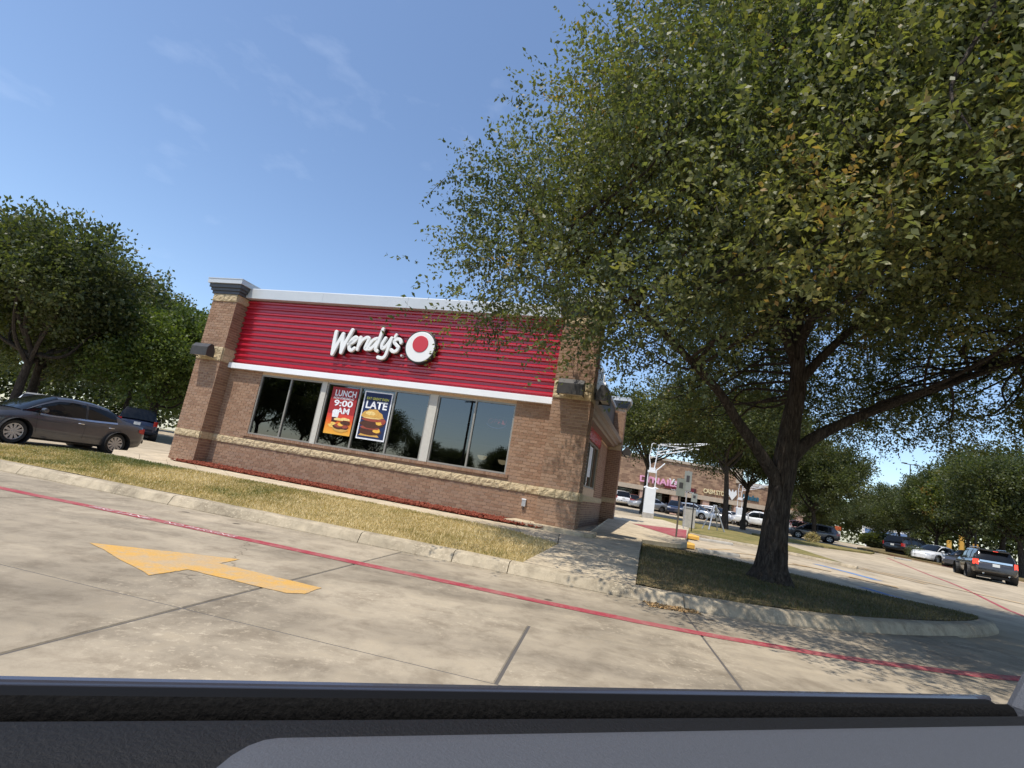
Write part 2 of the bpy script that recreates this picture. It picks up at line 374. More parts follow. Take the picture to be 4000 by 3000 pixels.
def big_mesh(name, co, quads, mats, tint=None, parent=None, smooth=False):
    """fast mesh from numpy arrays: co (N,3), quads (M,4)"""
    me = bpy.data.meshes.new(name)
    co = np.ascontiguousarray(co, dtype=np.float32); quads = np.ascontiguousarray(quads, dtype=np.int32)
    me.vertices.add(len(co)); me.vertices.foreach_set('co', co.ravel())
    w = quads.shape[1]
    me.loops.add(quads.size); me.loops.foreach_set('vertex_index', quads.ravel())
    me.polygons.add(len(quads)); me.polygons.foreach_set('loop_start', np.arange(0, quads.size, w, dtype=np.int32)); me.polygons.foreach_set('loop_total', np.full(len(quads), w, dtype=np.int32))
    for m_ in ((mats,) if isinstance(mats, str) else mats): me.materials.append(MATS[m_])
    if tint is not None:
        a = me.attributes.new('tint', 'FLOAT', 'POINT'); a.data.foreach_set('value', np.ascontiguousarray(tint, dtype=np.float32))
    me.update(calc_edges=True); me.validate()
    return me
def text_mesh(body, size, bold=0.0, extrude=0.004, align='CENTER', spacing=1.0, shear=0.0):
    cu = bpy.data.curves.new('lettering', 'FONT'); cu.body = body; cu.size = size; cu.offset = bold; cu.extrude = extrude
    cu.align_x = align; cu.space_character = spacing; cu.shear = shear; cu.resolution_u = 3
    o = bpy.data.objects.new('lettering', cu); col.objects.link(o)
    bpy.context.view_layer.update()
    dg = bpy.context.evaluated_depsgraph_get()
    me = bpy.data.meshes.new_from_object(o.evaluated_get(dg)); bpy.data.objects.remove(o); bpy.data.curves.remove(cu)
    return me
def catmull(pts, n=6):
    P = [Vector(p) for p in pts]; P = [2 * P[0] - P[1]] + P + [2 * P[-1] - P[-2]]; out = []
    for i in range(1, len(P) - 2):
        for k in range(n):
            t = k / n; a, b, c, d = P[i - 1], P[i], P[i + 1], P[i + 2]
            out.append(0.5 * ((2 * b) + (c - a) * t + (2 * a - 5 * b + 4 * c - d) * t * t + (3 * b - a - 3 * c + d) * t ** 3))
    out.append(P[-2]); return out

# ------------------------------------------------------------------ ground
def T(x, y): return min(max((y - 16) * 0.024, 0.0), 1.08)          # the site climbs gently away from the road
OR = Vector((-1.95, 3.83)); A1 = R(-11.3)
e1 = Vector((math.cos(A1), math.sin(A1))); e2 = Vector((-math.sin(A1), math.cos(A1)))
def road(a, b): p = OR + e1 * a + e2 * b; return (p.x, p.y)
def Hp(x, y):                                                       # raised pad behind the curb
    d = (Vector((x, y)) - OR).dot(e2) - 4.25
    return 0.15 + 0.16 * min(max(d / 3.0, 0), 1) + T(x, y)
def sheet(name, xs, ys, hf, m, label, cat=None):
    v = [(x, y, hf(x, y)) for y in ys for x in xs]; nx = len(xs)
    f = [(j * nx + i, j * nx + i + 1, (j + 1) * nx + i + 1, (j + 1) * nx + i) for j in range(len(ys) - 1) for i in range(nx - 1)]
    o = MB().add(v, f).build(name, m); tag(o, label, cat, kind='structure'); return o
sheet('ground', [-1500, -400, -120, -60, 0, 60, 140, 400, 1500], [-1200, -200, -60, 0, 16, 25, 40, 61, 90, 130, 300, 1800],
      lambda x, y: T(x, y) - 0.10, 'turf_far', 'dry grassy ground reaching to the horizon')
sheet('parking_lot', list(np.linspace(-60, 120, 46)), [-30, -8, 0, 8, 16, 20, 25, 30, 35, 40, 45, 50, 55, 61, 75, 100],
      lambda x, y: T(x, y) - 0.03, 'far_paving', 'pale concrete parking lot climbing towards the shops')
def clip_poly(poly, p, nrm):
    out = []
    for i in range(len(poly)):
        a, b = poly[i], poly[(i + 1) % len(poly)]
        da = (a[0] - p[0]) * nrm[0] + (a[1] - p[1]) * nrm[1]; db = (b[0] - p[0]) * nrm[0] + (b[1] - p[1]) * nrm[1]
        if da >= 0: out.append(a)
        if (da >= 0) != (db >= 0):
            t = da / (da - db); out.append((a[0] + t * (b[0] - a[0]), a[1] + t * (b[1] - a[1])))
    return out
drive = empty('driveway'); tag(drive, 'weathered concrete drive lane of jointed slabs in front of the curb', kind='structure')
GAP = 0.011
cols_ = [-23.0, -18.4, -13.8, -9.2, -4.6, 0.0, 3.83, 8.4, 13.0, 17.6, 22.2]
rows_ = [-9.0, -4.4, 0.0, 5.6, 10.2]
def slab(poly, m='paving', z=0.0):
    b = MB(); n = len(poly); cx = sum(p[0] for p in poly) / n; cy = sum(p[1] for p in poly) / n
    ins = []
    for k in range(n):                                            # chamfered arris
        x, y = poly[k]; d = math.hypot(x - cx, y - cy); s = 1 - 0.010 / d; ins.append((cx + (x - cx) * s, cy + (y - cy) * s))
    v = [(x, y, z - 0.05) for x, y in poly] + [(x, y, z - 0.008) for x, y in poly] + [(x, y, z) for x, y in ins]
    f = [(i, (i + 1) % n, n + (i + 1) % n, n + i) for i in range(n)] + [(n + i, n + (i + 1) % n, 2 * n + (i + 1) % n, 2 * n + i) for i in range(n)] + [tuple(range(2 * n, 3 * n))]
    return b.add(v, f).build('slab', m, drive)
for i in range(len(cols_) - 1):
    for j in range(len(rows_) - 1):
        a0, a1, b0, b1 = cols_[i] + GAP, cols_[i + 1] - GAP, rows_[j] + GAP, rows_[j + 1] - GAP
        if a0 > 8 and b0 > 5: continue
        if i == 5 and j == 2:                                     # patched slab with the short extra joint
            c = 2.19
            slab([road(a0, b0), road(c - GAP, b0), road(c - GAP, 1.52), road(a0, 1.52)])
            slab([road(c + GAP, b0), road(a1, b0), road(a1, 1.52), road(c + GAP, 1.52)])
            slab([road(a0, 1.524), road(a1, 1.524), road(a1, b1), road(a0, b1)])
        else: slab([road(a0, b0), road(a1, b0), road(a1, b1), road(a0, b1)])
# sealant and cracks in the joints are the dark bed seen through the gaps
bed = MB(); bed.prism([road(-23, -9), road(22.2, -9), road(22.2, 5.6), road(8.4, 5.6), road(8.4, 10), road(-23, 10)], -0.028, -0.007).build('joint_bed', 'joint_dark', drive)

# curb: a battered, round-topped strip in cast sections
gut = [(-18, 11.55), (-14, 10.66), (-11, 10.0), (-8.5, 9.42), (-5.06, 8.66), (-3.35, 8.29), (-1.84, 7.97), (-0.43, 7.62), (0.35, 7.43), (1.3, 7.22), (2.1, 7.06), (2.62, 6.98),
       (3.44, 6.97), (4.66, 7.25), (6.21, 7.90), (8.14, 8.98), (9.35, 9.85), (9.95, 10.45), (10.15, 10.95), (9.95, 11.45), (9.45, 11.85), (8.85, 12.6), (8.2, 13.7), (7.6, 14.9), (6.6, 16.2)]
gl = catmull([(x, y, 0) for x, y in gut], 8)
def arc_split(pts, cuts):
    """split a dense polyline at the places nearest to the given x positions (first match)"""
    idx = [0]
    for cx, cy in cuts:
        k = min(range(len(pts)), key=lambda i: (pts[i].x - cx) ** 2 + (pts[i].y - cy) ** 2)
        idx.append(k)
    idx.append(len(pts) - 1); return [pts[a:b + 1] for a, b in zip(idx[:-1], idx[1:]) if b > a]
PROF = [(0.0, -0.03), (0.0, 0.012), (0.035, 0.075), (0.065, 0.125), (0.10, 0.146), (0.15, 0.152), (0.26, 0.152), (0.29, 0.14), (0.29, -0.03)]
def curb_section(pts, parent, m='curb_concrete', h=1.0, gap=0.006, prof=PROF, zf=None, left=True):
    v, f = [], []; n = len(prof)
    L = 0
    for i, p in enumerate(pts):
        d = (pts[min(i + 1, len(pts) - 1)] - pts[max(i - 1, 0)]); d.z = 0; d.normalize()
        nn = Vector((-d.y, d.x, 0)) if left else Vector((d.y, -d.x, 0))
        q = p + (d * gap if i == 0 else -d * gap if i == len(pts) - 1 else Vector())
        z0 = zf(p.x, p.y) if zf else 0.0
        for a, z in prof:
            w = 0.006 * noise.noise(Vector((p.x * 1.7, p.y * 1.7, z * 9)))
            v.append((q.x + nn.x * (a + w), q.y + nn.y * (a + w), z0 + z * h + (w if z > 0.1 else 0)))
    for i in range(len(pts) - 1):
        for j in range(n - 1): f.append((i * n + j, i * n + j + 1, (i + 1) * n + j + 1, (i + 1) * n + j) if not left else ((i + 1) * n + j, (i + 1) * n + j + 1, i * n + j + 1, i * n + j))
    f.append(tuple(range(n))); f.append(tuple((len(pts) - 1) * n + j for j in reversed(range(n))))
    return MB().add(v, f).build('curb_section', m, parent, smooth=False, fix=True)
curb = empty('curb'); tag(curb, 'pale concrete curb in cast sections running along the lawn and the tree island', kind='structure')
for part in arc_split(gl, [(-15.5, 11.0), (-11.7, 10.15), (-8.2, 9.35), (-5.1, 8.67), (-1.84, 7.97), (-0.43, 7.62), (0.35, 7.43), (2.62, 6.98), (6.21, 7.90), (9.35, 9.85), (9.45, 11.85)]):
    curb_section(part, curb)

# lawn, walks and island tops, built as triangulated polygons on the pad height
from mathutils.geometry import tessellate_polygon, delaunay_2d_cdt
def inside(p, poly):
    c = False; x, y = p; n = len(poly)
    for i in range(n):
        (x0, y0), (x1, y1) = poly[i], poly[(i + 1) % n]
        if (y0 > y) != (y1 > y) and x < (x1 - x0) * (y - y0) / (y1 - y0) + x0: c = not c
    return c
def poly_sheet(name, poly, hf, m, step=0.8, parent=None, thick=0.0, jitter=0.0):
    xs = [p[0] for p in poly]; ys = [p[1] for p in poly]; pts = [Vector(p) for p in poly]
    edges = [(i, (i + 1) % len(poly)) for i in range(len(poly))]
    x = min(xs) + step / 2
    while x < max(xs):
        y = min(ys) + step / 2
        while y < max(ys):
            if inside((x, y), poly): pts.append(Vector((x, y)))
            y += step
        x += step
    vo, eo, fo = delaunay_2d_cdt(pts, edges, [list(range(len(poly)))], 1, 1e-4)[:3]
    b = MB().add([(p.x, p.y, hf(p.x, p.y) + jitter * noise.noise(Vector((p.x * 1.1, p.y * 1.1, 0)))) for p in vo], fo)
    if thick:
        n = len(poly)
        b.add([(x, y, hf(x, y)) for x, y in poly] + [(x, y, hf(x, y) - thick) for x, y in poly], [(i, (i + 1) % n, n + (i + 1) % n, n + i) for i in range(n)])
    return b.build(name, m, parent, fix=True)
def offset_line(pts, d):
    out = []
    for i, p in enumerate(pts):
        t = pts[min(i + 1, len(pts) - 1)] - pts[max(i - 1, 0)]; t.z = 0; t.normalize()
        out.append((p.x - t.y * d, p.y + t.x * d))
    return out
back = offset_line(gl, 0.285)
LAWN = [p for p in back if -12.0 < p[0] < 0.50 and p[1] < 11.5][::2]
lawn_back = [(1.30, 9.95), (0.45, 10.75), (-0.41, 11.15), (-1.6, 11.52), (-2.95, 11.92), (-5.0, 12.4), (-7.3, 12.9), (-8.6, 13.25), (-9.6, 13.5)]
LAWN = LAWN + [(0.565, 7.735)] + lawn_back + [(-10.35, 13.0), (-10.8, 12.0), (-11.5, 10.9)]
lawn = poly_sheet('lawn', LAWN, lambda x, y: Hp(x, y) - 0.012, 'turf_dry', 0.5, jitter=0.03); tag(lawn, 'strip of dry yellowed lawn between the curb and the walk', kind='structure')
ISL = [(2.09, 7.375)] + [p for p in back if p[0] > 2.25][::2]
ISL = [p for p in ISL if p[1] < 15.9] + [(5.7, 15.9), (4.3, 15.0)]
def Hi(x, y): return 0.145 + 0.13 * min(max((5.5 - x) / 3.0, 0), 1) * min(max((y - 7.2) / 3, 0), 1) + 0.05 * math.exp(-((x - 5.5) ** 2 + (y - 10.4) ** 2) / 2.5)
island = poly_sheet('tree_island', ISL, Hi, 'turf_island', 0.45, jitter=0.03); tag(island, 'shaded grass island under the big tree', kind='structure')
# walk slabs
walk = empty('sidewalk'); tag(walk, 'pale concrete walk around the restaurant', kind='structure')
TH = R(-17.7); BO = Vector((-9.89, 16.98, 0)); du = Vector((math.cos(TH), math.sin(TH), 0)); dv = Vector((-math.sin(TH), math.cos(TH), 0))
def BW(u, v, z=0.0): p = BO + du * u + dv * v; return Vector((p.x, p.y, z))
def bxy(u, v): p = BW(u, v); return (p.x, p.y)
front = []
fr_u = [(-4.0, -1.0), (-1.5, -1.0)]
lb = lawn_back[::-1]                                              # left to right
def lerp2(a, b, t): return (a[0] + (b[0] - a[0]) * t, a[1] + (b[1] - a[1]) * t)
# walk strip in front of the planting bed, cut into slabs across
def lb_at(t):
    L = [0]
    for a, b in zip(lb[:-1], lb[1:]): L.append(L[-1] + math.hypot(b[0] - a[0], b[1] - a[1]))
    s = t * L[-1]
    for k in range(len(lb) - 1):
        if s <= L[k + 1]: return lerp2(lb[k], lb[k + 1], (s - L[k]) / (L[k + 1] - L[k]))
    return lb[-1]
NS = 13
def bed_at(t): u = -1.3 + t * 13.7; return bxy(u, -1.22 + (0.25 if u > 11 else 0))
for k in range(NS):
    t0, t1 = k / NS + 0.0006, (k + 1) / NS - 0.0006
    q = [lb_at(t0), lb_at((t0 + t1) / 2), lb_at(t1), bed_at(t1), bed_at(t0)]
    poly_sheet('walk_slab', q, lambda x, y: Hp(x, y), 'walk_concrete', 1.0, walk, 0.12)
poly_sheet('walk_slab', [(0.57, 7.74), (1.6, 7.46), (2.08, 7.37), (3.12, 11.0), (1.32, 9.98)], lambda x, y: Hp(x, y) - 0.004, 'walk_concrete', 0.8, walk, 0.12)
poly_sheet('walk_slab', [(1.32, 9.99), (3.12, 11.01), (4.28, 15.0), (5.7, 15.9), (6.35, 17.2), (3.2, 15.6), bxy(12.9, -0.97), bxy(12.4, -0.97)], lambda x, y: Hp(x, y), 'walk_concrete', 0.8, walk, 0.12)
poly_sheet('walk_slab', [(3.21, 15.6), (6.36, 17.22), (6.75, 18.5), (8.4, 22.8), (10.0, 27.0), (10.2, 32.0), bxy(12.2, 16.5), bxy(12.3, 11.4), bxy(12.9, -0.95)], lambda x, y: Hp(x, y) - 0.004, 'walk_concrete', 0.9, walk, 0.2)
poly_sheet('walk_slab', [bxy(-1.3, -1.2), bxy(0.9, -1.2), bxy(0.9, -0.3), bxy(-0.05, 0.0), bxy(-0.05, 11), bxy(-1.3, 11)], lambda x, y: Hp(x, y) - 0.002, 'walk_concrete', 1.0, walk, 0.2)
# red planting bed
bedm = poly_sheet('mulch_bed', [bxy(0.9, -1.21), bxy(11.0, -1.21), bxy(12.05, -0.98), bxy(12.05, 0.1), bxy(0.9, 0.1)], lambda x, y: Hp(x, y) + 0.02, 'mulch', 0.4, jitter=0.04); tag(bedm, 'bed of red wood mulch along the brick base', kind='structure')
# raised plinth under the right pillar with its cast curb
pl = MB(); P0 = [bxy(11.05, -1.0), bxy(12.95, -1.0), bxy(13.1, -0.85), bxy(13.1, 0.1), bxy(11.05, 0.1)]
pl.prism(P0, 0.0, 0.40)
tag(pl.build('plinth', 'walk_concrete'), 'raised concrete plinth around the foot of the right pillar', kind='structure')

ex = poly_sheet('exit_lane', [(-12.6, 10.9), (-11.6, 11.0), (-10.9, 12.1), (-10.45, 13.1), (-9.7, 13.6), (-11.4, 16.6), (-9.6, 26), (-24, 30), (-30, 18), (-22, 12.6), (-15, 11.3)], lambda x, y: 0.11 * min(max((y - 10.9) / 2.5, 0), 1) + T(x, y), 'far_paving', 1.5, thick=0.15)
tag(ex, 'concrete exit lane left of the restaurant under the grey sedan', kind='structure')
# ---- markings
def ribbon(name, pts, width, z, m, label, cat='marking', parent=None, wob=0.008):
    P = catmull([(x, y, 0) for x, y in pts], 6); v = []
    for i, p in enumerate(P):
        t = P[min(i + 1, len(P) - 1)] - P[max(i - 1, 0)]; t.z = 0; t.normalize(); w = width / 2
        a, b = w + wob * noise.noise(p * 5), w + wob * noise.noise(p * 5 + Vector((7, 3, 1)))
        zz = (z(p.x, p.y) if callable(z) else z)
        v += [(p.x - t.y * a, p.y + t.x * a, zz), (p.x + t.y * b, p.y - t.x * b, zz)]
    o = MB().add(v, [(2 * i + 1, 2 * i + 3, 2 * i + 2, 2 * i) for i in range(len(P) - 1)]).build(name, m, parent)
    if parent is None: tag(o, label, cat, kind='structure')
    return o
red_pts = [(-16, 9.9), (-11, 8.55), (-6.67, 7.56), (-5.23, 7.28), (-3.31, 6.86), (-1.73, 6.50), (-0.36, 6.20), (0.89, 5.93), (1.97, 5.74), (3.0, 5.68), (3.96, 5.70), (5.35, 5.92), (6.4, 6.22), (8.5, 7.1)]
ribbon('fire_lane_line', red_pts, 0.185, 0.004, 'paint_red', 'long red painted fire lane line beside the curb')
def ground_text(body, x0, y0, x1, y1, size, m, parent=None, label=None):
    me = text_mesh(body, 1.0, 0.012, 0.0, 'LEFT'); xs = [v.co.x for v in me.vertices]; ys = [v.co.y for v in me.vertices]
    w = max(xs) - min(xs); h_ = max(ys) - min(ys); L = math.hypot(x1 - x0, y1 - y0); a = math.atan2(y1 - y0, x1 - x0)
    for v in me.vertices: v.co.x = (v.co.x - min(xs)) / w * L; v.co.y = ((v.co.y - min(ys)) / h_ - 0.5) * size
    me.materials.append(MATS[m]); o = link('stencil_lettering', me, parent); o.location = (x0, y0, 0.008); o.rotation_euler = (0, 0, a)
    if label: tag(o, label, 'marking', kind='structure')
    return o
ground_text('FIRE LANE', -5.22, 7.28, -4.30, 7.075, 0.10, 'paint_white', None, 'white stencilled words FIRE LANE on the red line')
ground_text('NO PARKING', -4.06, 7.02, -3.05, 6.80, 0.10, 'paint_white', None, 'white stencilled words NO PARKING on the red line')
arrow = MB(); A = [(-3.67, 5.24), (-2.41, 5.60), (-2.45, 5.27), (-1.38, 4.98), (-1.42, 4.70), (-1.55, 4.62), (-2.51, 4.85), (-2.60, 4.47)]
from mathutils.geometry import tessellate_polygon
A = [(a_[0] + (b_[0] - a_[0]) * k / 12 + random.uniform(-0.007, 0.007), a_[1] + (b_[1] - a_[1]) * k / 12 + random.uniform(-0.007, 0.007)) for a_, b_ in zip(A, A[1:] + A[:1]) for k in range(12)]
tri = tessellate_polygon([[Vector((x, y, 0)) for x, y in A]])
arrow.add([(x, y, 0.004) for x, y in A], [tuple(t) for t in tri])
tag(arrow.build('lane_arrow', 'paint_yellow', fix=True), 'yellow painted arrow pointing left on the concrete lane', 'arrow', kind='structure')
zT = lambda dz: (lambda x, y: T(x, y) - 0.03 + dz)
ribbon('lane_line', [(29.2, 39.2), (23.09, 28.5), (19.64, 22.25), (14.97, 15.0), (12, 9.6), (10.5, 7.5)], 0.14, zT(0.006), 'paint_red', 'red painted line curving across the far drive')
ribbon('stall_line', [(13.21, 21.6), (13.55, 20.3), (13.73, 18.8)], 0.42, zT(0.006), 'paint_blue', 'blue painted stall line beyond the tree island', wob=0.06)
ribbon('stall_line', [(10.9, 15.6), (10.83, 14.6), (10.71, 12.6)], 0.3, zT(0.006), 'paint_blue', 'blue painted stall line in the tree shade', wob=0.05)
for k, (a, b, w) in enumerate([((7.3, 19.1), (9.9, 21.9), 0.13), ((7.4, 19.2), (9.1, 18.7), 0.13), ((9.3, 20.4), (11.3, 21.4), 0.13), ((9.2, 19.1), (11.9, 19.6), 0.16), ((11.3, 19.9), (12.3, 19.2), 0.3), ((15.6, 24.3), (16.9, 20.6), 0.22), ((16.5, 23.6), (19.0, 18.9), 0.2), ((12.3, 18.3), (13.2, 17.2), 0.3)]):
    ribbon('hatch_stripe', [a, lerp2(a, b, 0.5), b], w, zT(0.008 + 0.003 * k), 'paint_yellow_worn', ['long yellow hatch stripe running back from the yellow curb blocks', 'short yellow hatch stripe starting at the yellow curb blocks', 'yellow hatch stripe between the two wheel stops', 'yellow hatch stripe in front of the nearer wheel stop', 'broad worn yellow patch left of the blue stall line', 'wide worn yellow stripe right of the blue stall line', 'worn yellow stripe beside the red lane line', 'worn yellow patch at the edge of the tree shade'][k], wob=0.03)
pad_ = MB(); RP = [(5.95, 22.6), (9.0, 24.6), (6.95, 18.95), (6.5, 18.7)]
tag(poly_sheet('ramp_pad', RP, lambda x, y: Hp(x, y) + 0.006, 'paint_red', 0.8), 'red painted ramp pad between the two sign posts', 'ramp', kind='structure')

# ---- grass blades, wood chips, fallen leaves
def scatter_blades(name, poly, hf, density, hmin, hmax, width, m, tintf, label, lean=0.5):
    xs = [p[0] for p in poly]; ys = [p[1] for p in poly]; area = (max(xs) - min(xs)) * (max(ys) - min(ys))
    n = int(area * density); P = np.stack([rng.uniform(min(xs), max(xs), n), rng.uniform(min(ys), max(ys), n)], 1)
    # vectorised point in polygon
    c = np.zeros(n, bool)
    for i in range(len(poly)):
        (x0, y0), (x1, y1) = poly[i], poly[(i + 1) % len(poly)]
        if y0 == y1: continue
        cond = ((y0 > P[:, 1]) != (y1 > P[:, 1])) & (P[:, 0] < (x1 - x0) * (P[:, 1] - y0) / (y1 - y0) + x0); c ^= cond
    P = P[c]; n = len(P)
    z = np.array([hf(x, y) for x, y in P])
    a = rng.uniform(0, 2 * np.pi, n); h_ = rng.uniform(hmin, hmax, n); ln = rng.uniform(0.1, lean, n) * h_
    b = rng.uniform(0, 2 * np.pi, n); w = width * rng.uniform(0.6, 1.3, n)
    base = np.stack([P[:, 0], P[:, 1], z - 0.01], 1); side = np.stack([np.cos(a) * w, np.sin(a) * w, np.zeros(n)], 1)
    mid = base + np.stack([np.cos(b) * ln * 0.35, np.sin(b) * ln * 0.35, h_ * 0.6], 1); tip = base + np.stack([np.cos(b) * ln, np.sin(b) * ln, h_], 1)
    co = np.stack([base - side / 2, base + side / 2, mid + side * 0.4, tip, mid - side * 0.4], 1).reshape(-1, 3)
    k = np.arange(n)[:, None] * 5
    f = k + np.array([[0, 1, 2, 4]]); f2 = k + np.array([[4, 2, 3, 3]])
    t = np.array([tintf(x, y) for x, y in P]) + rng.normal(0, 0.16, n)
    me = big_mesh(name, co, f, m, np.repeat(np.clip(t, 0, 1), 5))
    # tips as triangles
    tri_ = k + np.array([[4, 2, 3]])
    me2 = big_mesh(name, co, tri_, m, np.repeat(np.clip(t, 0, 1), 5))
    o = link(name, me); tag(o, label, kind='stuff')
    bm = bmesh.new(); bm.from_mesh(me); bm.from_mesh(me2); bm.to_mesh(me); bm.free(); bpy.data.meshes.remove(me2)
    return o
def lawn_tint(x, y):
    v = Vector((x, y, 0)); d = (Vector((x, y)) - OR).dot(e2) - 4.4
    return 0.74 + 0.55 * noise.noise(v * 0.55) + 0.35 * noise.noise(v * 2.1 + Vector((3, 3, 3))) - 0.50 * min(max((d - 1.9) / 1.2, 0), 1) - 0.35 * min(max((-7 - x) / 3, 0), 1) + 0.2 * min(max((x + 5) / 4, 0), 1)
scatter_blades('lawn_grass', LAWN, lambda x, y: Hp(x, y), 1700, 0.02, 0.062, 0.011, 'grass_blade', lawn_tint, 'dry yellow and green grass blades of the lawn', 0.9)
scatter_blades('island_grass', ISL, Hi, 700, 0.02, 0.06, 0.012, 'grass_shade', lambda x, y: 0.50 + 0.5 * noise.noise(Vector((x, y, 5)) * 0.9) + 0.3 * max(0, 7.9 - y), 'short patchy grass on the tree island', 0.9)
def chips(name, poly, hf, n, size, m, label, zoff=0.02, flat=0.25):
    xs = [p[0] for p in poly]; ys = [p[1] for p in poly]; b_co, b_f = [], []; k = 0
    while k < n:
        x, y = random.uniform(min(xs), max(xs)), random.uniform(min(ys), max(ys))
        if not inside((x, y), poly): continue
        L, W_, H_ = size * random.uniform(0.6, 1.8), size * random.uniform(0.25, 0.5), size * flat
        mt = Matrix.Translation((x, y, hf(x, y) + zoff + random.uniform(0, size * 0.4))) @ Matrix.Rotation(random.uniform(0, 6.28), 4, 'Z') @ Matrix.Rotation(random.gauss(0, 0.4), 4, 'X') @ Matrix.Rotation(random.gauss(0, 0.4), 4, 'Y')
        c = [mt @ Vector((sx * L / 2, sy * W_ / 2, sz * H_ / 2)) for sz in (-1, 1) for sx, sy in ((-1, -1), (1, -1), (1, 1), (-1, 1))]
        i0 = len(b_co); b_co += [tuple(p) for p in c]
        b_f += [tuple(i0 + q for q in f) for f in ((4, 5, 6, 7), (0, 1, 5, 4), (1, 2, 6, 5), (2, 3, 7, 6), (3, 0, 4, 7))]; k += 1
    o = MB().add(b_co, b_f).build(name, m); tag(o, label, kind='stuff'); return o
chips('mulch_chips', [bxy(0.95, -1.24), bxy(11.0, -1.24), bxy(12.0, -1.0), bxy(12.0, -0.02), bxy(0.95, -0.02)], lambda x, y: Hp(x, y), 5200, 0.07, 'mulch', 'red wood mulch chips along the brick base', 0.03)
mat('dry_leaf', (0.36, 0.22, 0.09), 0.8, var=0.4, scale=40)
chips('fallen_leaves', [(2.1, 6.72), (2.75, 6.75), (2.75, 6.99), (2.1, 7.03)], lambda x, y: 0.0, 260, 0.035, 'dry_leaf', 'small heap of fallen leaves in the gutter by the curb joint', 0.006, 0.05)

# ------------------------------------------------------------------ the restaurant (local frame: u along the front, v into the building)
rest = empty('restaurant_building', BO, TH)
tag(rest, 'low brick fast food restaurant with red ribbed panel and brick corner pillars', 'building')
def part(name, mb, m, parent=rest, smooth=False, fix=False): return mb.build(name, m, parent, smooth, fix)
CH = 0.0814; BL = 0.208                                           # course height and brick module
Z_SB0, Z_SB1 = 1.060, 1.267
WU0, WU1, WZ0, WZ1 = 2.22, 10.60, 1.432, 3.30
# masonry cores (mortar shows between the bricks)
core = MB()
core.box(0.97, 11.66, 0.012, 0.30, -0.3, 1.36).box(0.97, WU0, 0.012, 0.30, 1.36, 3.62).box(WU1, 11.66, 0.012, 0.30, 1.36, 3.62).box(WU0, WU1, 0.03, 0.30, WZ1, 3.62)
core.box(0.9, 11.70, 0.05, 0.30, 3.62, 5.72)
core.box(11.60, 11.888, 0.30, 4.6, -0.3, 5.3).box(11.60, 11.888, 8.1, 11.4, -0.3, 5.3).box(11.60, 11.888, 4.6, 8.1, -0.3, 1.55).box(11.60, 11.888, 4.6, 8.1, 3.2, 5.3)
core.box(0.0, 0.3, 0.3, 11.4, -0.3, 5.3).box(0.0, 11.6, 11.1, 11.4, -0.3, 5.3)
part('wall', core, 'mortar')
pc = MB(); pc.box(0.012, 0.968, -0.478, 0.9, -0.3, 5.68); part('pillar', pc, 'mortar')
pc = MB(); pc.box(11.662, 12.618, -0.478, 0.10, -0.3, 5.68); part('pillar', pc, 'mortar')
pc = MB(); pc.box(11.85, 12.488, 10.912, 11.5, -0.3, 5.45); part('pillar', pc, 'mortar')
rf = MB(); rf.box(0.3, 11.7, 0.3, 11.2, 5.30, 5.42); part('roof', rf, 'coping_grey')
# bricks
BR = []                                                           # (axis, u or v start, length, z, plane)
def field(axis, a0, a1, z0, z1, plane, flip=0):
    n = int(round((z1 - z0) / CH)); h_ = (z1 - z0) / n
    for k in range(n):
        off = (BL / 2 if (k + flip) % 2 else 0.0); a = a0 - off
        while a < a1 - 0.02:
            s, e = max(a, a0), min(a + BL, a1)
            if e - s > 0.03: BR.append((axis, s + (0.006 if s > a0 else 0), e - (0.006 if e < a1 else 0), z0 + k * h_ + 0.0065, z0 + (k + 1) * h_ - 0.0065, plane))
            a += BL
field('u', 0.98, 11.65, 0.164, Z_SB0, 0.0)
field('u', 0.98, WU0, Z_SB1, Z_SB1 + 26 * CH, 0.0); field('u', WU1, 11.65, Z_SB1, Z_SB1 + 26 * CH, 0.0)
field('u', WU0, WU1, Z_SB1, Z_SB1 + CH, 0.0)
for u0, u1 in ((0.0, 0.98), (11.65, 12.63)):
    field('u', u0, u1, 0.164, Z_SB0, -0.49); field('u', u0, u1, Z_SB1, 3.50, -0.49, 1); field('u', u0, u1, 3.94, 5.45, -0.49)
for v0, v1, pl_ in ((-0.478, 0.0, 0.98), (-0.478, 0.10, 12.63)):
    field('v', v0, v1, 0.164, Z_SB0, pl_, 1); field('v', v0, v1, Z_SB1, 3.50, pl_); field('v', v0, v1, 3.94, 5.45, pl_, 1)
field('v', 0.12, 10.9, 0.164, Z_SB0, 11.90); field('v', 0.12, 4.6, Z_SB1, 3.55, 11.90); field('v', 8.1, 10.9, Z_SB1, 3.55, 11.90)
field('u', 11.9, 12.5, 0.25, Z_SB0 + 0.1, 10.90); field('u', 11.9, 12.5, Z_SB1 + 0.1, 3.50, 10.90, 1); field('u', 11.9, 12.5, 3.80, 5.30, 10.90)
field('v', 10.912, 11.5, 0.25, 5.3, 12.50)
def brick_pts(axis, s, e, z0, z1, pl_, d=0.0):
    if axis == 'u': return s, e, pl_ - d, pl_ + 0.016, z0, z1
    return (pl_ - 0.016, pl_ + d, s, e, z0, z1)
cam_l = Vector((14.58, -13.17, 1.15))
full = [b for b in BR if abs(b[2] - b[1] - (BL - 0.012)) < 0.002 and b[0] == 'u']
full.sort(key=lambda b: (Vector(((b[1] + b[2]) / 2, b[5], (b[3] + b[4]) / 2)) - cam_l).length)
near = set(id(b) for b in full[:300])
one = MB().box(-0.098, 0.098, -0.004, 0.016, -0.0342, 0.0342)
bmesh_one = one.mesh('brick', ('brick',))
rest_b = MB()
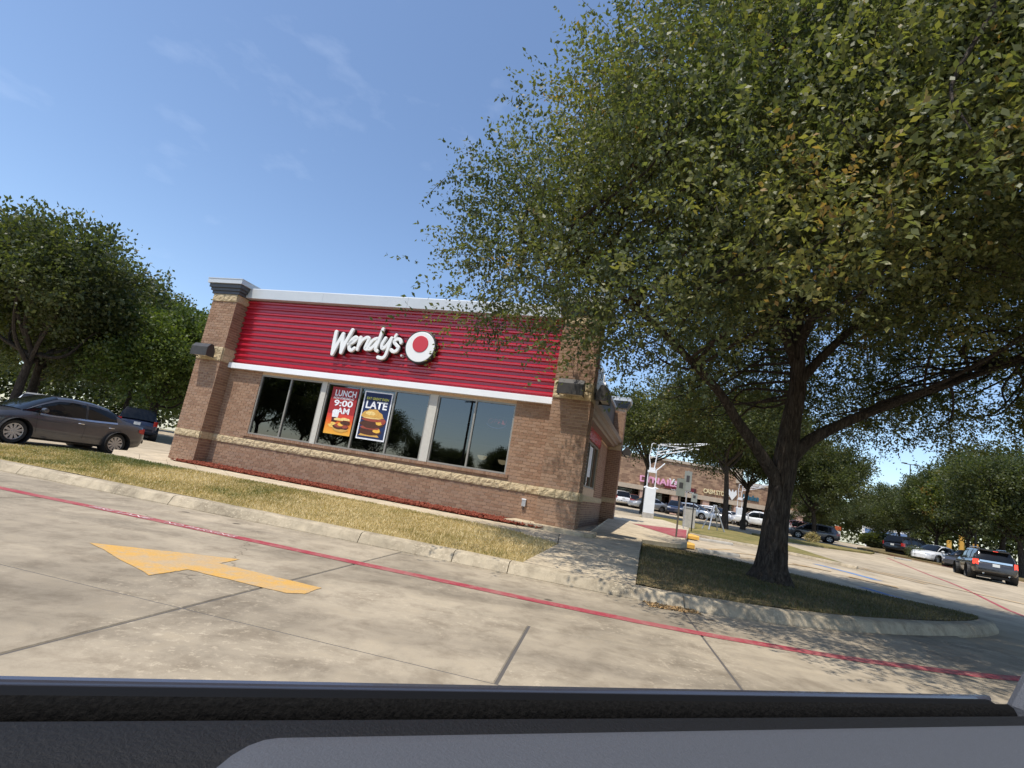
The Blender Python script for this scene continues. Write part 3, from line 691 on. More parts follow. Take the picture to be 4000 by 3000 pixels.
for b in BR:
    d = 0.003 * random.random()
    if id(b) in near:
        o = link('brick', bmesh_one, rest); o.location = ((b[1] + b[2]) / 2, b[5] - d + 0.002, (b[3] + b[4]) / 2)
    else: rest_b.box(*brick_pts(*b, d))
o = part('brickwork', rest_b, 'brick'); o['kind'] = 'stuff'
sill = MB(); u = WU0 - 0.10
while u < WU1 + 0.05:
    sill.box(u + 0.004, u + 0.070, -0.055, 0.06, Z_SB1 + CH + 0.006, WZ0 - 0.004 - 0.004 * random.random()); u += 0.0745
o = part('sill_bricks', sill, 'brick'); o['kind'] = 'stuff'
part('sill_bed', MB().box(WU0 - 0.10, WU1 + 0.05, -0.044, 0.07, Z_SB1 + CH, WZ0 - 0.01), 'mortar')
# rock faced stone
def stone(axis, s, e, z0, z1, plane, rough=0.028, parent=rest):
    nx, nz = max(3, int((e - s) / 0.035)), max(3, int((z1 - z0) / 0.035)); seed = random.random() * 100
    v, f = [], []
    for j in range(nz + 1):
        for i in range(nx + 1):
            a = s + 0.004 + (e - s - 0.008) * i / nx; z = z0 + 0.004 + (z1 - z0 - 0.008) * j / nz
            edge = min(i, nx - i, j, nz - j)
            p = Vector((a * 9 + seed, z * 9, seed))
            d = rough * (0.55 + 0.9 * noise.noise(p) + 0.55 * noise.noise(p * 2.7) + 0.35 * abs(noise.noise(p * 5.1))) * (0.25 if edge == 0 else 0.85 if edge == 1 else 1.0)
            d = 0.022 + max(-0.01, d)
            v.append((a, plane - d, z) if axis == 'u' else (plane + d, a, z))
    w = nx + 1
    for j in range(nz):
        for i in range(nx): f.append((j * w + i, j * w + i + 1, (j + 1) * w + i + 1, (j + 1) * w + i))
    m = MB().add(v, f)
    if axis == 'u': m.box(s + 0.004, e - 0.004, plane - 0.018, plane + 0.02, z0 + 0.004, z1 - 0.004)
    else: m.box(plane - 0.02, plane + 0.018, s + 0.004, e - 0.004, z0 + 0.004, z1 - 0.004)
    return m.build('stone_block', 'limestone', parent)
def stones(axis, a0, a1, z0, z1, plane, L=0.405, rows=1, rough=0.028):
    for r_ in range(rows):
        h_ = (z1 - z0) / rows; a = a0 - (L * 0.4 if r_ % 2 else 0)
        while a < a1 - 0.03:
            s, e = max(a, a0), min(a + L * random.uniform(0.94, 1.06), a1)
            if a1 - e < 0.08: e = a1
            stone(axis, s, e, z0 + r_ * h_, z0 + (r_ + 1) * h_, plane, rough); a = e
stones('u', 0.98, 11.65, Z_SB0, Z_SB1, 0.0)
for u0, u1 in ((0.0, 0.98), (11.65, 12.63)):
    stones('u', u0, u1, Z_SB0, Z_SB1, -0.49); stones('u', u0, u1, 3.50, 3.94, -0.49, 0.49, 2); stones('u', u0, u1, 5.45, 5.69, -0.49, 0.49)
for v0, v1, pl_ in ((-0.478, 0.0, 0.98), (-0.478, 0.10, 12.63)):
    stones('v', v0, v1, Z_SB0, Z_SB1, pl_, 0.3, 1, 0.006); stones('v', v0, v1, 3.50, 3.94, pl_, 0.3, 2, 0.006); stones('v', v0, v1, 5.45, 5.69, pl_, 0.6, 1, 0.006)
stones('v', 0.12, 10.9, Z_SB0, Z_SB1, 11.90, 0.8, 1, 0.006)
stones('u', 11.9, 12.5, Z_SB0 + 0.1, Z_SB1 + 0.1, 10.90, 0.6, 1, 0.008); stones('u', 11.9, 12.5, 3.50, 3.80, 10.90, 0.6, 1, 0.008)
# pillar caps: two dark steps under a grey fascia
def cap(u0, u1, v0, v1, z, name='pillar_cap'):
    c = empty(name); c.parent = rest
    for k, (o_, za, zb) in enumerate(((0.055, 0.0, 0.10), (0.10, 0.10, 0.19), (0.145, 0.19, 0.315))):
        MB().box(u0 - o_, u1 + o_, v0 - o_, v1 + o_, z + za, z + zb).build('cap_step', 'cap_dark', c)
    m = MB(); o_ = 0.20
    m.box(u0 - o_, u1 + o_, v0 - o_, v1 + o_, z + 0.315, z + 0.455).box(u0 - o_ - 0.012, u1 + o_ + 0.012, v0 - o_ - 0.012, v1 + o_ + 0.012, z + 0.455, z + 0.48)
    m.build('cap_fascia', 'coping_grey', c)
cap(0.0, 0.98, -0.49, 0.9, 5.69); cap(11.65, 12.63, -0.49, 0.1, 5.69); cap(11.9, 12.5, 10.9, 11.5, 5.45)
# red ribbed panel
prof = [(0.06, 3.535)]; z = 3.535; PR = 0.1795
while z + PR < 5.72:
    prof += [(-0.006, z), (-0.004, z + 0.075), (-0.070, z + 0.092), (-0.072, z + 0.132), (-0.010, z + 0.1785)]; z += PR
prof += [(-0.012, 5.715), (0.06, 5.715)]
part('ribbed_panel', MB().extrude(prof, 0.985, 11.645, 'x'), 'red_metal', fix=True)
# coping in lengths, white band trim below
for a, b in ((1.02, 3.96), (3.966, 6.9), (6.906, 9.8), (9.806, 11.645)):
    part('coping', MB().extrude([(-0.25, 5.70), (-0.25, 6.01), (-0.23, 6.035), (0.34, 6.06), (0.34, 5.98), (0.02, 5.70)], a, b, 'x'), 'coping_grey', fix=True)
for a, b in ((0.99, 6.2), (6.204, 11.66)):
    part('band_trim', MB().extrude([(-0.175, 3.380), (-0.175, 3.540), (-0.165, 3.548), (0.03, 3.552), (0.03, 3.380)], a, b, 'x'), 'white_trim', fix=True)
# windows
def window(u0, u1, mull):
    w = empty('window'); w.parent = rest
    f = MB(); fw_ = 0.045
    f.box(u0, u1, 0.02, 0.10, WZ0, WZ0 + fw_).box(u0, u1, 0.02, 0.10, WZ1 - fw_, WZ1).box(u0, u0 + fw_, 0.02, 0.10, WZ0 + fw_, WZ1 - fw_).box(u1 - fw_, u1, 0.02, 0.10, WZ0 + fw_, WZ1 - fw_)
    f.build('frame', 'frame_metal', w)
    ed = [u0 + fw_] + list(mull) + [u1 - fw_]
    for q in mull: MB().box(q - 0.024, q + 0.024, 0.022, 0.098, WZ0 + fw_, WZ1 - fw_).build('mullion', 'frame_metal', w)
    for k in range(len(ed) - 1):
        a = ed[k] + (0.024 if k else 0); b = ed[k + 1] - (0.024 if k < len(ed) - 2 else 0)
        t = random.uniform(-0.0015, 0.0015)
        MB().add([(a, 0.062 + t, WZ0 + fw_), (b, 0.062 - t, WZ0 + fw_), (b, 0.062 - t, WZ1 - fw_), (a, 0.062 + t, WZ1 - fw_)], [(0, 1, 2, 3)]).build('pane', 'window_glass', w)
window(WU0, 4.505, [3.355]); window(4.675, 8.085, [5.83, 6.975]); window(8.33, WU1, [9.46])
for a, b in ((4.508, 4.672), (8.088, 8.327)): part('window_pier', MB().box(a, b, -0.005, 0.11, WZ0, WZ1), 'frame_pale')
# dim dining room
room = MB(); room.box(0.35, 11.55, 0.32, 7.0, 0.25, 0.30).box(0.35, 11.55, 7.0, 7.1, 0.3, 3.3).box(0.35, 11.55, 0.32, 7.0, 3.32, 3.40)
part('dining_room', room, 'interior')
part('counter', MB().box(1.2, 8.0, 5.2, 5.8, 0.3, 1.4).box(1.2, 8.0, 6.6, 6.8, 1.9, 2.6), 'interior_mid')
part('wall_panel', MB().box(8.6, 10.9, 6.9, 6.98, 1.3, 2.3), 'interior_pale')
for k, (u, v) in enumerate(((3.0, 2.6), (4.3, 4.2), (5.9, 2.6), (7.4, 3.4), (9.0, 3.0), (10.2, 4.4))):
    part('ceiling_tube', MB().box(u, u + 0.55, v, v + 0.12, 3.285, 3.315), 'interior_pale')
mat('lamp_amber', (0.75, 0.60, 0.34), 0.4, emit=0.45)
for k, (u, v, z, L) in enumerate(((9.22, 1.9, 1.92, 'nearest the middle mullion'), (9.95, 1.7, 1.86, 'in the middle of the right window'), (10.5, 2.3, 1.95, 'nearest the brick jamb'))):
    t = empty('pendant_lamp', BW(u, v, z), TH); tag(t, 'amber bowl pendant lamp behind the right window, ' + L, 'lamp', 'pendant lamps in the dining room')
    MB().lathe([(0.0, -0.13), (0.08, -0.115), (0.13, -0.06), (0.15, 0.0), (0.14, 0.0), (0.0, -0.03)], 20).build('shade', 'lamp_amber', t, True)
    MB().lathe([(0.15, 0.0), (0.13, 0.07), (0.05, 0.12), (0.015, 0.13)], 20).build('hood', 'interior', t, True)
    MB().tube([(0, 0, 0.12), (0, 0, 3.3 - z)], 0.008, 6).build('cord', 'interior', t)
# side wall details: window, red panel, brown cornice, dark upper panel, coping
sw = empty('window'); sw.parent = rest
MB().box(11.80, 11.86, 4.6, 8.1, 1.55, 1.62).box(11.80, 11.86, 4.6, 8.1, 3.13, 3.2).box(11.80, 11.86, 4.6, 4.67, 1.62, 3.13).box(11.80, 11.86, 5.7, 5.77, 1.62, 3.13).box(11.80, 11.86, 6.9, 6.97, 1.62, 3.13).box(11.80, 11.86, 8.03, 8.1, 1.62, 3.13).build('frame', 'frame_metal', sw)
for a, b in ((4.67, 5.7), (5.77, 6.9), (6.97, 8.03)): MB().add([(11.82, a, 1.62), (11.82, b, 1.62), (11.82, b, 3.13), (11.82, a, 3.13)], [(0, 1, 2, 3)]).build('pane', 'window_glass', sw)
for a, b in ((4.85, 5.5), (5.95, 6.7)): MB().box(11.83, 11.835, a, b, 1.95, 3.05).build('window_print', 'white_trim', sw)
part('side_panel', MB().box(11.86, 11.93, 4.6, 8.1, 3.2, 3.62), 'red_metal')
part('cornice', MB().extrude([(11.88, 3.62), (12.18, 3.62), (12.22, 3.68), (12.30, 3.70), (12.34, 3.80), (12.46, 3.84), (12.50, 3.98), (11.88, 3.98)], 0.6, 10.9, 'y'), 'awning_brown', fix=True)
part('upper_panel', MB().box(11.88, 12.02, 0.1, 10.9, 3.98, 5.35), 'cap_dark')
part('coping', MB().box(11.75, 12.20, 0.1, 3.4, 5.35, 5.55), 'coping_grey')
part('coping', MB().box(11.75, 12.10, 3.4, 10.8, 5.35, 5.45), 'coping_grey')
part('downpipe_head', MB().box(12.03, 12.28, 3.4, 3.75, 4.55, 5.36), 'coping_grey')

# wall lamps
def wall_lamp(u, v, z, rz, label):
    t = empty('wall_lamp', BW(u, v, z), TH + rz); tag(t, label, 'lamp', 'dark box lamps on the brick pillars')
    w, d, h_ = 0.31, 0.36, 0.40                                     # local: y negative away from the wall
    MB().extrude([(-d, -0.17), (-d, 0.10), (-d + 0.10, 0.22), (-d + 0.10, 0.19), (-d + 0.02, 0.09), (-d + 0.02, -0.17)], -w, w, 'x').build('front_shield', 'bronze', t, fix=True)
    for s in (-1, 1): MB().extrude([(-d, -0.17), (-d, 0.10), (-d + 0.10, 0.22), (-0.16, 0.22), (-0.06, 0.02), (-0.06, -0.17)], s * w - 0.01, s * w + 0.01, 'x').build('side_shield', 'bronze', t, fix=True)
    MB().box(-w, w, -d + 0.10, -0.15, 0.195, 0.22).build('top_plate', 'bronze', t)
    MB().box(-w + 0.05, w - 0.05, -d + 0.03, -0.16, -0.155, -0.13).build('lens', 'lamp_lens', t)
    MB().box(-0.10, 0.10, -0.17, -0.002, -0.12, 0.06).build('junction_box', 'bronze', t)
wall_lamp(0.46, -0.53, 3.72, 0, 'dark box wall lamp on the left brick pillar')
wall_lamp(12.14, -0.53, 3.72, 0, 'dark box wall lamp on the front of the right brick pillar')
wall_lamp(12.67, -0.18, 3.72, R(90), 'dark box wall lamp on the side of the right brick pillar')
wall_lamp(12.54, 11.2, 3.5, R(90), 'dark box wall lamp on the far rear pillar')
t = empty('hose_box', BW(11.22, -0.005, 0.72), TH); tag(t, 'small grey utility box on the brick below the right window', 'utility box')
MB().box(-0.05, 0.05, -0.07, 0.0, 0.0, 0.16).build('housing', 'galvanised', t); MB().box(-0.058, 0.058, -0.078, 0.0, 0.162, 0.19).build('lid', 'white_trim', t); MB().tube([(0.0, -0.035, 0.0), (0.0, -0.035, -0.09)], 0.012, 6).build('spout', 'bronze', t)

# ------------------------------------------------------------------ sign lettering: brush script strokes in (u, z)
STROKES = [('W', 0.060, [[(4.711, 4.813), (4.723, 4.474), (4.747, 4.13)], [(4.747, 4.13), (4.861, 4.467), (4.968, 4.762)], [(4.968, 4.762), (5.004, 4.478), (5.039, 4.197)], [(5.039, 4.197), (5.132, 4.54), (5.259, 4.905)]]),
 ('e', 0.052, [[(5.229, 4.462), (5.381, 4.543), (5.467, 4.652), (5.417, 4.7), (5.322, 4.624), (5.267, 4.465), (5.283, 4.329), (5.37, 4.285), (5.456, 4.36)]]),
 ('n', 0.052, [[(5.587, 4.704), (5.575, 4.524), (5.566, 4.335)], [(5.573, 4.421), (5.666, 4.616), (5.793, 4.712), (5.875, 4.684), (5.848, 4.562), (5.816, 4.39), (5.888, 4.362)]]),
 ('d', 0.052, [[(6.22, 4.718), (6.046, 4.671), (5.929, 4.501), (5.93, 4.382), (6.019, 4.398), (6.13, 4.551), (6.22, 4.718)], [(6.27, 5.011), (6.215, 4.659), (6.167, 4.402), (6.228, 4.34)]]),
 ('y', 0.052, [[(6.416, 4.742), (6.343, 4.551), (6.37, 4.435), (6.447, 4.458), (6.541, 4.6), (6.614, 4.757)], [(6.614, 4.757), (6.566, 4.418), (6.523, 4.214), (6.431, 4.14), (6.3, 4.153)]]),
 ('apostrophe', 0.045, [[(6.743, 4.868), (6.715, 4.79)]]),
 ('s', 0.052, [[(6.946, 4.649), (6.89, 4.736), (6.782, 4.736), (6.73, 4.648), (6.824, 4.556), (6.892, 4.495), (6.843, 4.391), (6.741, 4.366), (6.677, 4.41)]])]
def stroke(mb, pts, r_, y0, y1, ny=2, n=14):
    """round ended flat stroke: a rounded bar of radius r_ along pts, from depth y0 (front) to y1 (back)"""
    P = [Vector((p[0], 0, p[1])) for p in (catmull([(a, b, 0) for a, b in pts], 6) if len(pts) > 2 else [Vector((pts[0][0], pts[0][1], 0)), Vector((pts[1][0], pts[1][1], 0))])]
    L, Rr = [], []
    for i, p in enumerate(P):
        t = (P[min(i + 1, len(P) - 1)] - P[max(i - 1, 0)]).normalized(); nn = Vector((-t.z, 0, t.x)); L.append(p + nn * r_); Rr.append(p - nn * r_)
        if i == 0: t0 = t
        t1 = t
    def fan(c, t, s):
        nn = Vector((-t.z, 0, t.x)); return [c + r_ * (math.cos(a) * nn * s + math.sin(a) * t * s) for a in [math.pi * k / n for k in range(1, n)]]
    e = fan(P[-1], t1, 1); st = fan(P[0], t0, -1)
    N = len(P)
    # front face as strips
    base = len(mb.v)
    def put(off, y, sh):
        out = []
        for q in L + Rr + e + st + [P[0], P[-1]]:
            pass
        return out
    ring = L + e + list(reversed(Rr)) + st
    k0 = len(mb.v); b_ = 0.012
    cen = P
    # three rings: back, shoulder, front (inset for a soft edge)
    def inset(q, i):
        c = min(cen, key=lambda w: (w - q).length); d = q - c; return c + d * (1 - b_ / max(d.length, 1e-6)) if d.length > b_ else c
    rings = [[(q.x, y1, q.z) for q in ring], [(q.x, y0 + b_, q.z) for q in ring], [((w := inset(q, 0)).x, y0, w.z) for q in ring]]
    m_ = len(ring)
    for rr in rings: mb.v += rr
    for a in range(2):
        for i in range(m_): mb.f.append((k0 + a * m_ + i, k0 + a * m_ + (i + 1) % m_, k0 + (a + 1) * m_ + (i + 1) % m_, k0 + (a + 1) * m_ + i)); mb.mi.append(0)
    # front: quads across L/R, fans at the ends
    f0 = k0 + 2 * m_; li = lambda i: f0 + i; ri = lambda i: f0 + N + len(e) + (N - 1 - i)
    for i in range(N - 1): mb.f.append((li(i), li(i + 1), ri(i + 1), ri(i))); mb.mi.append(0)
    mb.f.append(tuple([li(N - 1)] + [f0 + N + q for q in range(len(e))] + [ri(N - 1)])); mb.mi.append(0)
    mb.f.append(tuple([ri(0)] + [f0 + 2 * N + len(e) + q for q in range(len(st))] + [li(0)])); mb.mi.append(0)
def script_sign(loc, rz, label):
    t = empty('sign', loc, rz); tag(t, label, 'sign')
    for nm, r_, strokes_ in STROKES:
        b = MB(); c = MB()
        for k, s in enumerate(strokes_):
            s2 = [(a - 5.85, b_ - 4.5) for a, b_ in s]
            stroke(b, s2, r_, -0.165 - 0.0015 * k, -0.10); stroke(c, s2, r_ * 1.06, -0.11 - 0.001 * k, 0.02)
        o = b.build('letter', 'letter_white', t); q = c.build('letter_return', 'letter_return', o)
    MB().lathe([(0.0, -0.13), (0.03, -0.13), (0.035, -0.12), (0.035, 0.02)], 14, 'y', 0, (1.172, 0, -0.223)).build('registered_mark', 'coping_grey', t)
script_sign(BW(5.85, -0.075, 4.5), TH, "white script letters reading Wendy's mounted on the red ribbed panel")
script_sign(BW(12.12, 3.6, 4.72), TH + R(90), "white script letters seen edge-on along the side of the restaurant")
def medallion(loc, rz, label):
    t = empty('medallion', loc, rz); tag(t, label, 'sign')
    MB().lathe([(0.0, 0.03), (0.47, 0.03), (0.485, 0.01), (0.485, -0.15), (0.47, -0.16), (0.0, -0.16)], 48, 'y').build('drum', 'letter_return', t, fix=True)
    MB().lathe([(0.0, -0.172), (0.435, -0.172), (0.445, -0.165), (0.445, -0.15)], 48, 'y').build('white_face', 'letter_white', t, fix=True)
    MB().lathe([(0.0, -0.186), (0.235, -0.186), (0.245, -0.180), (0.245, -0.17)], 40, 'y', 0, (0, 0, 0.08)).build('red_field', 'disc_red', t, fix=True)
medallion(BW(7.58, -0.075, 4.57), TH, 'round white disc with red centre right of the white script letters')

# ------------------------------------------------------------------ window posters (flat prints)
def print_mat(name, stops, axis='Z'):
    m, n, l, b = nodes_of(name)
    t_ = n.new('ShaderNodeTexCoord'); s_ = n.new('ShaderNodeSeparateXYZ'); l.new(t_.outputs['Object'], s_.inputs[0])
    r_ = ramp(n, stops); l.new(s_.outputs[axis], r_.inputs['Fac']); l.new(r_.outputs['Color'], b.inputs['Base Color']); b.inputs['Roughness'].default_value = 0.5; b.inputs['Specular IOR Level'].default_value = 0.3
print_mat('print_orange', [(0.0, (0.80, 0.42, 0.06)), (0.22, (0.78, 0.28, 0.035)), (0.42, (0.72, 0.10, 0.03)), (0.60, (0.60, 0.055, 0.045)), (0.61, (0.36, 0.030, 0.032)), (1.0, (0.32, 0.026, 0.028))])
print_mat('print_navy', [(0.0, (0.016, 0.028, 0.085)), (0.6, (0.020, 0.040, 0.125)), (1.0, (0.014, 0.026, 0.085))])
for nm, c in (('print_white', (0.76, 0.78, 0.82)), ('print_yellow', (0.62, 0.60, 0.10)), ('print_bun', (0.62, 0.36, 0.09)), ('print_bun_lit', (0.80, 0.60, 0.24)), ('print_patty', (0.085, 0.035, 0.022)), ('print_bacon', (0.32, 0.07, 0.045)), ('print_cheese', (0.82, 0.48, 0.08)), ('print_cola', (0.07, 0.02, 0.018)), ('print_fries', (0.80, 0.55, 0.14))):
    mat(nm, c, 0.5, spec=0.3, var=0.22, scale=22)
def blob(cx, cz, rx, rz, y, m, parent, name, seed, amp=0.12, n=26, half=None, rot=0.0):
    pts = []
    for k in range(n):
        a = 2 * math.pi * k / n; s_ = 1 + amp * noise.noise(Vector((math.cos(a) * 2.2, math.sin(a) * 2.2, seed)))* 2
        x, z_ = rx * s_ * math.cos(a), rz * s_ * math.sin(a)
        if half == 'top': z_ = max(z_, -rz * 0.12)
        if half == 'bottom': z_ = min(z_, rz * 0.12)
        pts.append((cx + x * math.cos(rot) - z_ * math.sin(rot), y, cz + x * math.sin(rot) + z_ * math.cos(rot)))
    pts.append((cx, y, cz))
    MB().add(pts, [((k + 1) % n, k, n) for k in range(n)]).build(name, m, parent, fix=False)
def words(body, cx, cz, w, h_, y, m, parent):
    me = text_mesh(body, 1.0, 0.028, 0.0, 'LEFT'); xs = [v.co.x for v in me.vertices]; ys = [v.co.y for v in me.vertices]
    x0, x1, y0, y1 = min(xs), max(xs), min(ys), max(ys)
    for v in me.vertices: v.co = (cx + ((v.co.x - x0) / (x1 - x0) - 0.5) * w, y, cz + ((v.co.y - y0) / (y1 - y0) - 0.5) * h_)
    me.materials.append(MATS[m]); link('lettering', me, parent)
pa = empty('poster', BW(5.31, 0.045, 1.80), TH); tag(pa, 'orange and red window poster reading LUNCH NOW STARTING AT 9:00 AM', 'poster')
MB().box(-0.45, 0.45, 0.0, 0.006, 0.0, 1.40).build('sheet', 'print_orange', pa)
words('LUNCH', 0.03, 1.225, 0.72, 0.19, -0.003, 'print_white', pa); words('NOW STARTING AT', 0.0, 1.075, 0.70, 0.065, -0.003, 'print_white', pa)
words('9:00', 0.02, 0.925, 0.64, 0.19, -0.003, 'print_white', pa); words('AM', 0.06, 0.705, 0.43, 0.18, -0.003, 'print_white', pa)
MB().add([(-0.26, -0.004, 0.36), (-0.08, -0.004, 0.36), (-0.06, -0.004, 0.60), (-0.28, -0.004, 0.60)], [(0, 1, 2, 3)]).build('cup', 'print_cola', pa)
MB().add([(-0.27, -0.005, 0.50), (-0.07, -0.005, 0.50), (-0.05, -0.005, 0.68), (-0.10, -0.005, 0.73), (-0.24, -0.005, 0.73), (-0.29, -0.005, 0.68)], [(0, 1, 2, 3, 4, 5)]).build('cup_label', 'print_white', pa)
for k, (x, z_, rx, rz, m_, nm) in enumerate(((-0.22, 0.24, 0.13, 0.045, 'print_fries', 'fries'), (-0.17, 0.31, 0.11, 0.04, 'print_fries', 'fries'), (0.10, 0.16, 0.24, 0.075, 'print_bun', 'bun'), (0.09, 0.23, 0.27, 0.07, 'print_patty', 'patty'), (0.02, 0.27, 0.16, 0.05, 'print_bacon', 'bacon'), (0.22, 0.27, 0.14, 0.06, 'print_bacon', 'bacon'), (0.08, 0.31, 0.10, 0.05, 'print_cheese', 'cheese'), (0.22, 0.36, 0.16, 0.06, 'print_patty', 'patty'), (-0.02, 0.42, 0.15, 0.075, 'print_bun_lit', 'bun'), (0.22, 0.44, 0.17, 0.075, 'print_bun_lit', 'bun'))):
    blob(x, z_, rx, rz, -0.006 - 0.0012 * k, m_, pa, nm, k * 3.3, 0.16, half='top' if nm == 'bun' and z_ > 0.4 else None, rot=-0.15 if nm == 'fries' else 0.0)
pb = empty('poster', BW(6.435, 0.045, 1.785), TH); tag(pb, 'navy window poster with white border reading EAT GREAT EVEN LATE above a burger', 'poster')
MB().box(-0.465, 0.465, 0.0, 0.006, 0.0, 1.405).build('border', 'print_white', pb)
MB().box(-0.425, 0.425, -0.003, 0.0, 0.045, 1.365).build('sheet', 'print_navy', pb)
words('EAT GREAT EVEN', 0.0, 1.195, 0.72, 0.075, -0.006, 'print_yellow', pb); words('LATE', 0.0, 1.01, 0.70, 0.22, -0.006, 'print_white', pb)
for k, (x, z_, rx, rz, m_, nm, hf_) in enumerate(((-0.06, 0.11, 0.33, 0.085, 'print_bun', 'bun', 'top'), (-0.04, 0.24, 0.37, 0.105, 'print_patty', 'patty', None), (0.16, 0.29, 0.12, 0.075, 'print_cheese', 'cheese', None), (-0.08, 0.345, 0.33, 0.05, 'print_bacon', 'bacon', None), (-0.04, 0.45, 0.38, 0.115, 'print_patty', 'patty', None), (0.20, 0.52, 0.12, 0.075, 'print_cheese', 'cheese', None), (0.0, 0.585, 0.40, 0.06, 'print_bacon', 'bacon', None), (0.33, 0.56, 0.07, 0.08, 'print_bacon', 'bacon', None), (-0.06, 0.655, 0.36, 0.05, 'print_bun_lit', 'bun', None), (-0.06, 0.665, 0.355, 0.215, 'print_bun', 'bun', 'top'), (-0.13, 0.76, 0.16, 0.055, 'print_bun_lit', 'bun_highlight', None))):
    blob(x, z_, rx, rz, -0.005 - 0.0012 * k, m_, pb, nm, 40 + k * 2.1, 0.09, half=hf_)
# clip anything of the print that runs past the sheet: shapes stay inside the border by construction
mat('neon_red', (0.55, 0.10, 0.09), 0.4, emit=0.35); mat('neon_blue', (0.22, 0.28, 0.62), 0.4, emit=0.3)
ne = empty('neon_sign', BW(10.08, 0.16, 2.72), TH); tag(ne, 'red neon OPEN sign hanging behind the right window pane', 'sign')
me = text_mesh('OPEN', 0.20, -0.012, 0.004, 'CENTER', 1.05, 0.25)
for v in me.vertices: v.co = (v.co.x, v.co.z, v.co.y)
me.materials.append(MATS['neon_red']); link('lettering', me, ne)
MB().tube([(0.30 * math.cos(a), 0, 0.05 + 0.16 * math.sin(a)) for a in np.linspace(math.pi * 1.12, math.pi * 1.9, 14)], 0.006, 5).build('neon_arc', 'neon_blue', ne)

# ------------------------------------------------------------------ vehicles (local frame: x forward, y left, z up, origin on the ground)
def interp(tab, x):
    if x <= tab[0][0]: return tab[0][1]
    for (a, b), (c, d) in zip(tab[:-1], tab[1:]):
        if x <= c: return b + (d - b) * (x - a) / (c - a)
    return tab[-1][1]
def smooth_interp(tab, x, w=0.10):
    return (interp(tab, x - w) + 2 * interp(tab, x) + interp(tab, x + w)) / 4
def loft_body(L, hw, top, bot, wid, shoulder=0.90, n=44):
    xs = [-L / 2 + L * (0.5 - 0.5 * math.cos(math.pi * i / (n - 1))) * 0.35 + L * i / (n - 1) * 0.65 for i in range(n)]
    v, f = [], []; m = 0
    for x in xs:
        zt, zb, w = smooth_interp(top, x, 0.06), smooth_interp(bot, x, 0.05), hw * smooth_interp(wid, x, 0.06)
        h_ = zt - zb
        half = [(0.0, zb), (w * 0.80, zb), (w * 0.93, zb + 0.05 * h_), (w * 0.985, zb + 0.20 * h_), (w * 1.0, zb + 0.42 * h_), (w * 0.995, zb + 0.60 * h_), (w * 1.0, zb + 0.72 * h_), (w * 0.985, zb + 0.82 * h_), (w * shoulder * 1.045, zb + 0.94 * h_), (w * shoulder, zt), (w * 0.55, zt + 0.022), (0.0, zt + 0.03)]
        ring = [(x, y, z) for y, z in half] + [(x, -y, z) for y, z in half[-2:0:-1]]
        m = len(ring); v += ring
    for i in range(n - 1):
        for j in range(m): f.append((i * m + j, i * m + (j + 1) % m, (i + 1) * m + (j + 1) % m, (i + 1) * m + j))
    f.append(tuple(range(m))); f.append(tuple((n - 1) * m + j for j in reversed(range(m))))
    return v, f
def apply_bool(me, cutters):
    o = bpy.data.objects.new('tmp', me); col.objects.link(o); cs = []
    for (x, y, z, r_, w) in cutters:
        bm = bmesh.new(); bmesh.ops.create_cone(bm, cap_ends=True, segments=36, radius1=r_, radius2=r_, depth=w, matrix=Matrix.Translation((x, y, z)) @ Matrix.Rotation(R(90), 4, 'X'))
        cm = bpy.data.meshes.new('cut'); bm.to_mesh(cm); bm.free(); c = bpy.data.objects.new('cut', cm); col.objects.link(c); cs.append(c)
        md = o.modifiers.new('b', 'BOOLEAN'); md.object = c; md.operation = 'DIFFERENCE'; md.solver = 'EXACT'
    bpy.context.view_layer.update()
    dg = bpy.context.evaluated_depsgraph_get(); out = bpy.data.meshes.new_from_object(o.evaluated_get(dg))
    bpy.data.objects.remove(o)
    for c in cs: d = c.data; bpy.data.objects.remove(c); bpy.data.meshes.remove(d)
    return out
def shade_auto(me, ang=35):
    bm = bmesh.new(); bm.from_mesh(me); bmesh.ops.delete(bm, geom=[q for q in bm.verts if not q.link_faces], context='VERTS'); bmesh.ops.recalc_face_normals(bm, faces=bm.faces)
    for e in bm.edges: e.smooth = len(e.link_faces) == 2 and e.calc_face_angle(0) < R(ang)
    for f in bm.faces: f.smooth = True
    bm.to_mesh(me); bm.free(); return me
def cabin_section(x, zb, zr, wb, wr):
    return [(x, wb, zb), (x, wb * 0.45 + wr * 0.55 + 0.025, zb + 0.55 * (zr - zb)), (x, wr, zr - 0.045), (x, wr - 0.07, zr - 0.008), (x, wr * 0.45, zr + 0.012), (x, 0, zr + 0.016), (x, -wr * 0.45, zr + 0.012), (x, -wr + 0.07, zr - 0.008), (x, -wr, zr - 0.045), (x, -wb * 0.45 - wr * 0.55 - 0.025, zb + 0.55 * (zr - zb)), (x, -wb, zb)]
